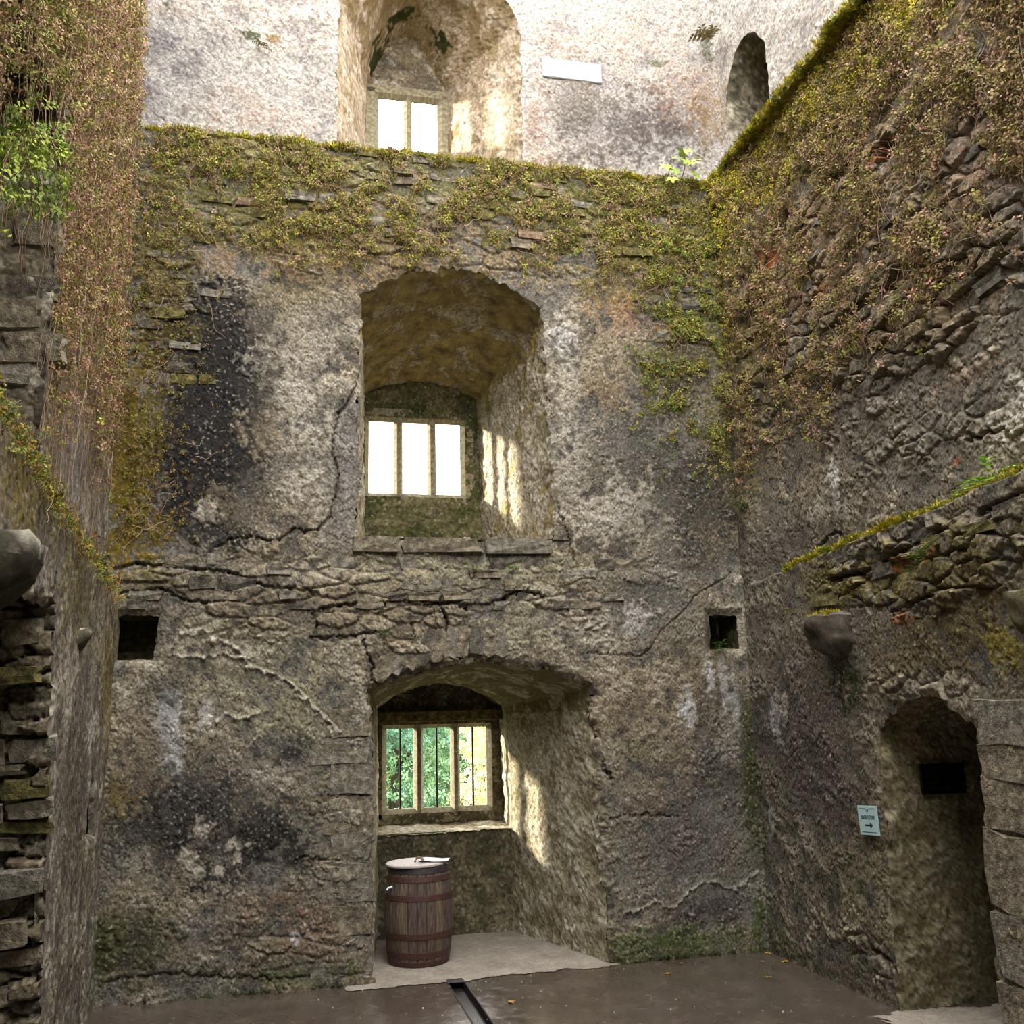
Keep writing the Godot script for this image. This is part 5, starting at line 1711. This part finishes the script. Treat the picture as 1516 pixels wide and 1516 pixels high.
func small_things() -> void:
	# direction sign by the doorway
	var off: float = 0.06
	var s := base("direction_sign", Vector3(-off, 1.275, 1.895))
	s.basis = Basis(Vector3(0, 0, 1), Vector3.UP, Vector3(-1, 0, 0)) * Basis(Vector3.BACK, 0.06)
	tag(s, "small pale blue metal arrow sign on the wall beside the doorway", "sign")
	var plate := std(Color(0.70, 0.82, 0.84), 0.45)
	var ink := std(Color(0.06, 0.13, 0.17), 0.6)
	put("plate", box(Vector3(0.25, 0.205, 0.005), 0.0015), plate, s)
	put("border_line", box(Vector3(0.195, 0.005, 0.001), 0.0002), ink, s, Transform3D(Basis.IDENTITY, Vector3(0, -0.083, 0.0028)))
	for sx in [-1.0, 1.0]:
		put("border_line", box(Vector3(0.08, 0.005, 0.001), 0.0002), ink, s, Transform3D(Basis.IDENTITY, Vector3(sx * 0.062, 0.082, 0.0028)))
		put("border_line", box(Vector3(0.004, 0.012, 0.001), 0.0002), ink, s, Transform3D(Basis.IDENTITY, Vector3(sx * 0.107, -0.005, 0.0028)))
	var em := PackedVector3Array()
	for i in 9: em.append(Vector3(0.012 * cos(PI + PI * i / 8.0), 0.078 + 0.016 * sin(PI + PI * i / 8.0), 0.0028))
	put("emblem", tube(em, 0.003, 0.003, 5), ink, s)
	letters("BLARNEY STONE", 0.040, ink, s, Vector3(0, 0.020, 0.003), 0.56, "lettering", true)
	var ar := SurfaceTool.new()
	ar.begin(Mesh.PRIMITIVE_TRIANGLES)
	add_box(ar, Vector3(-0.012, -0.035, 0.003), Vector3(0.075, 0.012, 0.001), 0.0002)
	for z in [0.0035]:
		tri(ar, Vector3(0.018, -0.012, z), Vector3(0.055, -0.035, z), Vector3(0.018, -0.058, z), Vector3.BACK)
	put("arrow", ar.commit(), ink, s)
	# dark plaque inside the doorway
	var pq := base("plaque", Vector3(0.46, 1.56, 2.075))
	tag(pq, "dark metal plaque with worn lettering fixed inside the doorway", "plaque")
	put("plate", box(Vector3(0.36, 0.215, 0.02), 0.004), std(Color(0.03, 0.03, 0.03), 0.35, 0.3), pq)
	var faint := std(Color(0.13, 0.13, 0.13), 0.6)
	var r := RandomNumberGenerator.new()
	r.seed = 77
	for row in 4:
		var lx := -0.14 + (0.03 if row == 2 else 0.0)
		while lx < 0.13 - (0.03 if row == 2 else 0.0):
			var w := r.randf_range(0.008, 0.03)
			put("worn_stroke", box(Vector3(w, 0.009, 0.001), 0.0002), faint, pq, Transform3D(Basis.IDENTITY, Vector3(lx + w / 2.0, 0.06 - row * 0.042, 0.0105)))
			lx += w + r.randf_range(0.005, 0.012)
	# blank pale tablet let into the upper wall
	var tb := put("stone_tablet", box(Vector3(0.68, 0.235, 0.06), 0.008), tri_mat(noise_tex(120, 0.02, 4, Color(0.55, 0.56, 0.61), Color(0.74, 0.75, 0.80), 256, 0.5), null, Vector3.ONE * 2.0, 0.0, 0.8, true), self, Transform3D(Basis(Vector3.BACK, -0.005), Vector3(-1.285, 9.07, -0.605)))
	tag(tb, "smooth pale rectangular stone tablet set in the upper wall", "tablet")
	# open drain channel in the floor
	var d := base("drain_channel", Vector3(-2.835, 0.0, 0.10))
	tag(d, "narrow wet metal drain channel running across the floor from the niche", "drain")
	put("trough", box(Vector3(0.14, 0.01, 5.9), 0.002), M.grey_metal, d, Transform3D(Basis.IDENTITY, Vector3(0, -0.055, 2.95)))
	for sx in [-1.0, 1.0]:
		put("edge", box(Vector3(0.012, 0.062, 5.9), 0.002), M.hoop_dark, d, Transform3D(Basis.IDENTITY, Vector3(sx * 0.068, -0.026, 2.95)))
	put("end_plate", box(Vector3(0.14, 0.062, 0.012), 0.002), M.hoop_dark, d, Transform3D(Basis.IDENTITY, Vector3(0, -0.027, 0.004)))
	put("cover_plate", box(Vector3(0.135, 0.006, 0.10), 0.002), M.hoop_dark, d, Transform3D(Basis.IDENTITY, Vector3(0, 0.002, 0.06)))
	# fallen leaves and crumbs on the floor
	var lm := leaf_mat(0.8, 0.1)
	var lf := SurfaceTool.new()
	lf.begin(Mesh.PRIMITIVE_TRIANGLES)
	for i in 3: leaf_blade(lf, Vector3(0, 0.004, 0), Vector3(cos(i - 1.0), 0.12, sin(i - 1.0)).normalized(), Vector3.UP, 0.06, 0.035, Color(0.34, 0.20, 0.035))
	var leaf := lf.commit()
	var where := [Vector2(-2.556, 0.900), Vector2(-1.143, 0.506), Vector2(-0.048, 0.118), Vector2(-0.071, 0.419), Vector2(-0.251, 0.382), Vector2(-0.898, 0.211), Vector2(-0.421, 0.837)]
	var says := ["curled ochre fallen leaf near the drain channel", "ochre fallen leaf on the floor before the mossy wall foot", "yellow fallen leaf close in the wall corner", "yellow fallen leaf by the foot of the right wall", "small brown fallen leaf below the green wall corner", "brown fallen leaf against the back wall foot", "pale fallen leaf out on the floor near the corner"]
	for i in where.size():
		tag(put("fallen_leaf", leaf, lm, self, Transform3D(Basis(Vector3.UP, i * 1.7).scaled(Vector3.ONE * [1.0, 0.8, 0.9, 0.9, 0.6, 0.5, 0.7][i]), Vector3(where[i].x, 0.003, where[i].y))), says[i], "leaf", "fallen leaves on the floor")
	var xfs := []
	var cols := []
	for i in 260:
		var p := Vector2(rng.randf_range(-5.4, -0.2), rng.randf_range(0.15, 3.0))
		xfs.append(Transform3D(Basis.from_euler(Vector3(rng.randf() * TAU, rng.randf() * TAU, 0)).scaled_local(Vector3(1, 0.6, 0.8) * rng.randf_range(0.003, 0.011)), Vector3(p.x, 0.003, p.y)))
		cols.append(pick([PALE, WHITE, TAN, DRYTAN]))
	tag(scatter("grit", self, rock(140, 0.3, 0.2), M.twig, xfs, cols), "pale grit and crumbs strewn over the damp floor", "grit", "", "stuff")


func wall_spot(p: Vector2, side: String, lift: float) -> Vector3:
	if side == "back": return Vector3(p.x, p.y, shade_back(p.x, p.y).a + lift)
	if side == "right": return Vector3(-shade_right(p.x, p.y).a - lift, p.y, p.x)
	return Vector3(LX + shade_left(p.x, p.y).a + lift, p.y, p.x)


# Creeper: small leaves and bare stems hugging a wall.
func creeper(called: String, label: String, side: String, N: Vector3, along_wall: Vector3, count: int, stems: int, rect: Array, density: Callable, cols: Array, meshes: Array, size0: float, size1: float, lift: float, stem_len: float, down: float) -> void:
	var t := base(called, Vector3.ZERO)
	tag(t, label, "creeper")
	var sp := spots(count, rect[0], rect[1], rect[2], rect[3], density)
	var part := []
	for m in meshes: part.append([[], []])
	for p in sp:
		var at := wall_spot(p, side, rng.randf_range(-0.01, lift))
		var up := (N * rng.randf_range(0.2, 1.0) + Vector3.UP * rng.randf_range(-0.8, 0.5) + along_wall * rng.randf_range(-0.9, 0.9)).normalized()
		var x := up.cross(Vector3(rng.randf_range(-1, 1), rng.randf_range(-1, 1), rng.randf_range(-1, 1))).normalized()
		var k := rng.randi() % meshes.size()
		part[k][0].append(Transform3D(Basis(x, up, x.cross(up)).scaled_local(Vector3.ONE * rng.randf_range(size0, size1)), at))
		part[k][1].append(pick(cols))
	for k in meshes.size(): scatter("foliage", t, meshes[k], M.dry, part[k][0], part[k][1])
	if stems > 0:
		var kinds := []
		for k in 5: kinds.append([[], []])
		for p in spots(stems, rect[0], rect[1], rect[2], rect[3], density):
			var dir := (along_wall * rng.randf_range(-1, 1) + Vector3.UP * (rng.randf_range(-1, 1) - down)).normalized()
			var k := rng.randi() % 5
			var x := dir.cross(N).normalized()
			kinds[k][0].append(Transform3D(Basis(x, dir, x.cross(dir)).scaled_local(Vector3(1, stem_len * rng.randf_range(0.5, 1.3), 1)), wall_spot(p, side, rng.randf_range(0.01, lift))))
			kinds[k][1].append(pick([Color(0.32, 0.21, 0.12), Color(0.26, 0.15, 0.10), Color(0.42, 0.33, 0.22), Color(0.20, 0.13, 0.08), Color(0.38, 0.22, 0.16)]))
		for k in 5: scatter("stem", t, twigs[k], M.twig, kinds[k][0], kinds[k][1])


func moss_line(label: String, line: Callable, t0: float, t1: float, count: int, cols: Array, size: float, spread: float) -> void:
	var mesh := tuft(301, 26, 0.035, 0.03)
	var xfs := []
	var tint := []
	for i in count:
		var t := rng.randf_range(t0, t1)
		if n2.get_noise_2d(t * 0.8, 33.0) < -0.22 and rng.randf() < 0.7: continue
		var p: Vector3 = line.call(t)
		var droop := maxf(0.0, n2.get_noise_2d(t * 1.7, 61.0)) * 0.16 * rng.randf()
		p += Vector3(rng.randf_range(-spread, spread), rng.randf_range(-spread, spread) * 0.5 - droop * size, rng.randf_range(-spread, spread))
		xfs.append(Transform3D(Basis.from_euler(Vector3(rng.randf_range(-0.5, 0.5), rng.randf() * TAU, rng.randf_range(-0.5, 0.5))).scaled_local(Vector3.ONE * size * (1.0 + 0.8 * n2.get_noise_2d(t * 2.5, 12.0)) * rng.randf_range(0.5, 1.4)), p))
		tint.append(pick(cols))
	tag(scatter("moss", self, mesh, M.leaf, xfs, tint), label, "moss", "", "stuff")


func weed(called: String, at: Vector3, out: Vector3, size: float, fronds: int, col: Color, sd: int, label: String, group := "") -> void:
	var t := base(called, at)
	tag(t, label, "plant", group)
	var r := RandomNumberGenerator.new()
	r.seed = sd
	for i in fronds:
		var st := SurfaceTool.new()
		st.begin(Mesh.PRIMITIVE_TRIANGLES)
		var dir := (out * r.randf_range(0.4, 1.0) + Vector3(r.randf_range(-0.9, 0.9), r.randf_range(-0.1, 1.0), r.randf_range(-0.9, 0.9))).normalized()
		var pts := PackedVector3Array()
		for q in 5: pts.append(dir * size * q / 4.0 - Vector3(0, size * 0.35 * pow(q / 4.0, 2.0), 0))
		add_tube(st, pts, size * 0.012, size * 0.006, 3, col * 0.8)
		for q in range(1, 5):
			for sgn in [-1.0, 1.0]:
				var side: Vector3 = dir.cross(Vector3.UP).normalized() * sgn
				leaf_blade(st, pts[q], (side + dir * 0.5).normalized(), Vector3.UP, size * r.randf_range(0.22, 0.34), size * 0.16, col * r.randf_range(0.75, 1.25))
		put("frond", st.commit(), M.leaf, t)


# A maple-like leaf with five pointed lobes.
func lobed_leaf(col: Color) -> ArrayMesh:
	var st := SurfaceTool.new()
	st.begin(Mesh.PRIMITIVE_TRIANGLES)
	var rim := []
	var spec := [[-2.5, 0.35], [-1.9, 0.62], [-1.45, 0.42], [-0.95, 0.9], [-0.5, 0.5], [0.0, 1.05], [0.5, 0.5], [0.95, 0.9], [1.45, 0.42], [1.9, 0.62], [2.5, 0.35]]
	for s in spec: rim.append(Vector3(sin(s[0]) * s[1], -0.18 * s[1] * s[1], cos(s[0]) * s[1]))
	for i in rim.size() - 1:
		var n: Vector3 = (rim[i + 1] as Vector3).cross(rim[i]).normalized()
		for p in [Vector3.ZERO, rim[i], rim[i + 1]]:
			st.set_color(col)
			st.set_normal(n)
			st.add_vertex(p)
	return st.commit()


var twigs := []


func plants() -> void:
	for k in 5:
		var st := SurfaceTool.new()
		st.begin(Mesh.PRIMITIVE_TRIANGLES)
		var pts := PackedVector3Array()
		var q := Vector3.ZERO
		for i in 8:
			pts.append(q)
			q += Vector3(rng.randf_range(-0.03, 0.03), 0.143, rng.randf_range(-0.012, 0.012))
		add_tube(st, pts, 0.0032, 0.0015, 3)
		twigs.append(st.commit())
	var s1 := sprig(1, 6, 0.034, 0.022, 0.08)
	var s2 := sprig(2, 5, 0.028, 0.017, 0.07)
	var s3 := sprig(3, 7, 0.04, 0.012, 0.09)
	var dry := [Color(0.31, 0.21, 0.11), Color(0.38, 0.26, 0.16), Color(0.25, 0.175, 0.08), Color(0.36, 0.20, 0.14), Color(0.24, 0.20, 0.05), Color(0.32, 0.28, 0.08), Color(0.16, 0.12, 0.06), Color(0.26, 0.25, 0.05)]
	var mossy := [Color(0.22, 0.21, 0.03), Color(0.32, 0.28, 0.04), Color(0.15, 0.18, 0.03), Color(0.32, 0.23, 0.10), Color(0.20, 0.24, 0.04), Color(0.38, 0.36, 0.06)]
	var green := [Color(0.20, 0.28, 0.03), Color(0.28, 0.38, 0.04), Color(0.36, 0.44, 0.06), Color(0.13, 0.20, 0.03)]
	# right wall: dry creeper over the upper half
	creeper("dry_creeper", "brown dry creeper with tiny leaves covering the upper right wall", "right", Vector3.LEFT, Vector3.BACK, 12500, 420, [0.05, 4.5, 3.9, 7.5], func(u, v):
		var f: float = clampf(0.35 + 1.6 * n2.get_noise_2d(u * 0.8, v * 0.8) + 0.9 * n1.get_noise_2d(u, v + 20.0), 0.0, 1.0)
		if Vector2(u - 2.67, v - 6.24).length() < 0.17: return 0.0
		return f * smoothstep(4.2 + 0.5 * u * 0.2 + 0.5 * n1.get_noise_2d(u * 1.5, 3.0), 5.0 + 0.12 * u, v), dry, [s1, s2, s3], 0.5, 1.05, 0.05, 0.5, 0.4)
	creeper("moss_creeper", "yellow-green moss and creeper along the top edge of the right wall", "right", Vector3.LEFT, Vector3.BACK, 7000, 90, [0.0, 3.6, 4.0, 7.55], func(u, v):
		return clampf(smoothstep(6.55, 7.4, v) + smoothstep(0.5, 0.05, u) * smoothstep(4.6, 7.0, v) * 0.3, 0.0, 1.0) * clampf(0.6 + 1.5 * n2.get_noise_2d(u, v), 0.1, 1.0), [Color(0.58, 0.50, 0.04), Color(0.40, 0.38, 0.03), Color(0.50, 0.43, 0.05), Color(0.42, 0.30, 0.09), Color(0.28, 0.30, 0.03)], [s1, s2], 0.4, 0.8, 0.04, 0.3, 0.5)
	# back wall: band under the ledge
	creeper("ledge_creeper", "tangled brown and green creeper hanging below the mossy ledge", "back", Vector3.BACK, Vector3.RIGHT, 9000, 260, [-5.55, -0.05, 5.9, 7.48], func(u, v):
		if cut_back(u, v) < 0.02: return 0.0
		var f: float = clampf(0.3 + 1.5 * n2.get_noise_2d(u * 0.9, v * 0.9) + 0.5 * n1.get_noise_2d(u, v), 0.0, 1.0)
		return f * smoothstep(6.05, 6.7, v + 0.25 * n1.get_noise_2d(u * 2.0, 9.0)), mossy + dry.slice(0, 3), [s1, s2, s3], 0.45, 0.95, 0.04, 0.35, 0.6)
	creeper("corner_creeper", "green and brown creeper climbing the back wall beside the corner", "back", Vector3.BACK, Vector3.RIGHT, 2600, 90, [-1.15, -0.02, 4.1, 6.9], func(u, v):
		return clampf(0.1 + 1.6 * n2.get_noise_2d(u, v + 9.0), 0.0, 1.0) * smoothstep(-1.2, -0.3, u) * smoothstep(4.0, 5.4, v), mossy + [Color(0.12, 0.20, 0.03)], [s1, s2], 0.45, 0.9, 0.04, 0.3, 0.5)
	creeper("moss_curtain", "ochre moss and creeper at the far edge of the back wall beside the pier", "back", Vector3.BACK, Vector3.RIGHT, 1100, 50, [-5.62, -4.7, 3.6, 7.4], func(u, v):
		return smoothstep(-4.75, -5.5, u + 0.35 * n2.get_noise_2d(u, v)) * clampf(0.5 + 1.4 * n2.get_noise_2d(u + 5.0, v), 0.05, 1.0), [OCHRE, OLIVE, MOSS, Color(0.24, 0.15, 0.06)], [s1, s2], 0.4, 0.85, 0.04, 0.3, 0.7)
	# left wall: hanging mat of dry stems
	creeper("hanging_creeper", "thick mat of brown and pink dry creeper stems hanging down the left pier", "left", Vector3.RIGHT, Vector3.BACK, 11000, 520, [0.1, 2.75, 3.8, 9.2], func(u, v):
		if cut_left(u, v) < 0.0: return 0.0
		return clampf(0.75 + 1.2 * n2.get_noise_2d(u * 2.0, v * 0.5), 0.1, 1.0) * smoothstep(3.7, 5.0, v + 0.8 * n1.get_noise_2d(u * 2.0, 4.0)), [Color(0.32, 0.19, 0.11), Color(0.38, 0.24, 0.15), Color(0.26, 0.15, 0.07), Color(0.40, 0.21, 0.15), Color(0.24, 0.22, 0.04), Color(0.34, 0.31, 0.06), Color(0.42, 0.31, 0.18), Color(0.20, 0.22, 0.04)], [s1, s2, s3], 0.45, 0.95, 0.09, 0.9, 2.2)
	creeper("overhanging_creeper", "brown creeper mat spilling over the top of the broken window recess", "left", Vector3.RIGHT, Vector3.BACK, 7000, 300, [2.4, 5.0, 4.9, 8.6], func(u, v):
		var hem: float = 5.85 - 0.62 * (u - 2.85) + 0.25 * n2.get_noise_2d(u * 2.0, 3.0)
		return smoothstep(hem - 0.1, hem + 0.15, v) * clampf(0.8 + 1.2 * n2.get_noise_2d(u * 2.0, v), 0.1, 1.0), [Color(0.30, 0.19, 0.09), Color(0.36, 0.24, 0.13), Color(0.24, 0.22, 0.04), Color(0.18, 0.22, 0.03)], [s1, s2, s3], 0.5, 1.0, 0.10, 0.6, 1.6)
	creeper("leafy_shrub", "bright green leafy sprays hanging across the broken window recess", "left", Vector3.RIGHT, Vector3.BACK, 300, 60, [2.8, 4.2, 4.2, 5.8], func(u, v):
		var mid: float = 5.36 - 0.58 * (u - 2.85)
		return clampf(0.45 + 2.0 * n2.get_noise_2d(u * 1.6 + 2.0, v * 1.6), 0.0, 1.0) * smoothstep(0.42, 0.15, absf(v - mid)) * smoothstep(2.75, 3.1, u), green, [s1], 0.6, 1.05, 0.12, 0.5, 0.6)
	creeper("ledge_weeds", "green weeds and creeper strung along the sloping ledge of the left wall", "left", Vector3.RIGHT, Vector3.BACK, 800, 90, [0.3, 4.6, 2.9, 4.3], func(u, v):
		return smoothstep(0.16, 0.02, absf(v - left_ledge(u) + 0.02)), [Color(0.20, 0.24, 0.03), Color(0.28, 0.22, 0.02), Color(0.14, 0.20, 0.03), Color(0.30, 0.16, 0.02)], [s1, s2], 0.4, 0.9, 0.08, 0.3, 0.6)
	# moss along the ledges
	var ym := [Color(0.44, 0.38, 0.015), Color(0.34, 0.32, 0.02), Color(0.52, 0.42, 0.02), Color(0.22, 0.24, 0.02)]
	moss_line("yellow-green moss edging the high ledge of the back wall", func(t): return Vector3(t, LEDGE, 0.0), -5.6, 0.0, 2600, ym, 1.0, 0.035)
	moss_line("yellow-green moss edging the high ledge of the right wall", func(t): return Vector3(0.0, LEDGE + 0.05, t), 0.0, 4.0, 2200, ym, 0.8, 0.045)
	moss_line("bright yellow moss on the low sloping ledge of the right wall", func(t): return Vector3(0.07 - shade_right(t, right_ledge(t) - 0.05).a * 0.6, right_ledge(t) + 0.005, t), 0.85, 4.5, 4200, ym, 0.8, 0.055)
	moss_line("orange-green moss on the low ledge of the left wall", func(t): return Vector3(LX + 0.02, left_ledge(t) + 0.01, t), 0.4, 4.6, 900, [Color(0.34, 0.22, 0.015), Color(0.30, 0.28, 0.02), Color(0.20, 0.22, 0.02)], 0.7, 0.03)
	moss_line("moss cap on the corbel of the right wall", func(t): return Vector3(rng.randf_range(-0.20, -0.02), 2.81, t), 1.49, 1.77, 160, ym, 0.6, 0.01)
	moss_line("green moss and tiny weeds along the foot of the back wall", func(t): return Vector3(t, 0.01, 0.03), -5.3, -3.6, 240, [GREEN, Color(0.12, 0.2, 0.03)], 0.6, 0.02)
	moss_line("green moss along the wall foot near the corner", func(t): return Vector3(t, 0.02, 0.03), -1.4, -0.02, 260, [GREEN, MOSSDARK, Color(0.06, 0.09, 0.02)], 0.5, 0.02)
	# single plants
	var t := base("sycamore_seedling", Vector3(-0.36, LEDGE + 0.0, 0.05))
	tag(t, "young sycamore seedling with bright lobed leaves rooted on the high ledge by the corner", "plant")
	put("stem", tube(PackedVector3Array([Vector3.ZERO, Vector3(0.02, 0.12, 0.06), Vector3(0.0, 0.24, 0.10)]), 0.006, 0.004, 6), std(Color(0.45, 0.42, 0.20), 0.8), t)
	var ll := lobed_leaf(Color(0.30, 0.40, 0.05))
	var ll2 := lobed_leaf(Color(0.22, 0.34, 0.045))
	var r := RandomNumberGenerator.new()
	r.seed = 9
	for p in [Vector3(-0.12, 0.05, 0.12), Vector3(0.1, 0.02, 0.14), Vector3(0.0, 0.14, 0.16), Vector3(-0.1, 0.2, 0.1), Vector3(0.12, 0.2, 0.1), Vector3(0.03, 0.3, 0.1), Vector3(0.2, 0.12, 0.08), Vector3(-0.16, -0.06, 0.14), Vector3(0.06, 0.1, 0.2), Vector3(-0.05, 0.24, 0.14), Vector3(0.16, 0.27, 0.08), Vector3(-0.2, 0.1, 0.1)]:
		put("leaf", ll if r.randf() < 0.6 else ll2, M.leaf, t, Transform3D(Basis.from_euler(Vector3(r.randf_range(0.5, 1.1), r.randf_range(-0.9, 0.9), r.randf_range(-0.4, 0.4))).scaled_local(Vector3.ONE * r.randf_range(0.09, 0.135)), p))
	var B := Vector3.BACK
	weed("fern", Vector3(-0.29, 2.66, 0.02), B, 0.14, 7, Color(0.12, 0.27, 0.06), 5, "green fern growing in the joist socket near the corner")
	weed("wall_weed", Vector3(-3.41, 2.80, 0.05), B, 0.09, 6, Color(0.12, 0.28, 0.05), 6, "small bright green weed above the low arch")
	weed("wall_weed", Vector3(-2.60, 3.36, 0.06), B, 0.08, 6, Color(0.26, 0.36, 0.05), 7, "yellow-green weed under the middle sill, nearest its centre")
	weed("wall_weed", Vector3(-2.28, 3.38, 0.06), B, 0.10, 7, Color(0.20, 0.34, 0.04), 8, "bright green weed under the middle sill, second along")
	weed("wall_weed", Vector3(-1.90, 3.38, 0.06), B, 0.06, 5, Color(0.14, 0.26, 0.05), 9, "small weed under the end of the middle sill")
	weed("wall_weed", Vector3(-4.95, 3.30, 0.06), B, 0.08, 5, Color(0.16, 0.24, 0.04), 10, "small weed in the rubble above the joist socket by the pier")
	weed("ledge_plant", Vector3(-0.16, 3.38, 3.72), Vector3.LEFT, 0.20, 9, Color(0.30, 0.52, 0.06), 12, "bright green leafy plant on the low ledge near the doorway")
	weed("ledge_plant", Vector3(0.03, 3.32, 1.55), Vector3.LEFT, 0.10, 7, Color(0.26, 0.42, 0.06), 13, "small green plant on the moss of the low ledge")
	weed("hanging_weed", Vector3(-0.04, 3.05, 2.85), Vector3.LEFT, 0.15, 9, Color(0.16, 0.24, 0.05), 14, "green weed trailing from the masonry above the doorway")
	weed("wall_weed", Vector3(-0.02, 4.0, 0.12), Vector3(-0.7, 0, 0.7), 0.13, 9, Color(0.12, 0.22, 0.04), 15, "green weed in the room corner above the joist socket")
	weed("window_weed", Vector3(-2.43, 1.72, -2.06), Vector3(0.3, 0.2, 1.0), 0.10, 6, Color(0.09, 0.14, 0.03), 16, "dark ivy sprig growing on the window mullion")
	weed("wall_tuft", Vector3(-4.62, 8.88, -0.56), B, 0.10, 7, Color(0.16, 0.16, 0.04), 17, "small dry tuft growing on the pale upper wall")
	weed("corner_tuft", Vector3(0.30, 9.55, -0.42), Vector3(-0.6, 0, 0.6), 0.22, 10, Color(0.22, 0.18, 0.07), 18, "dry brown tuft in the corner of the upper storey")
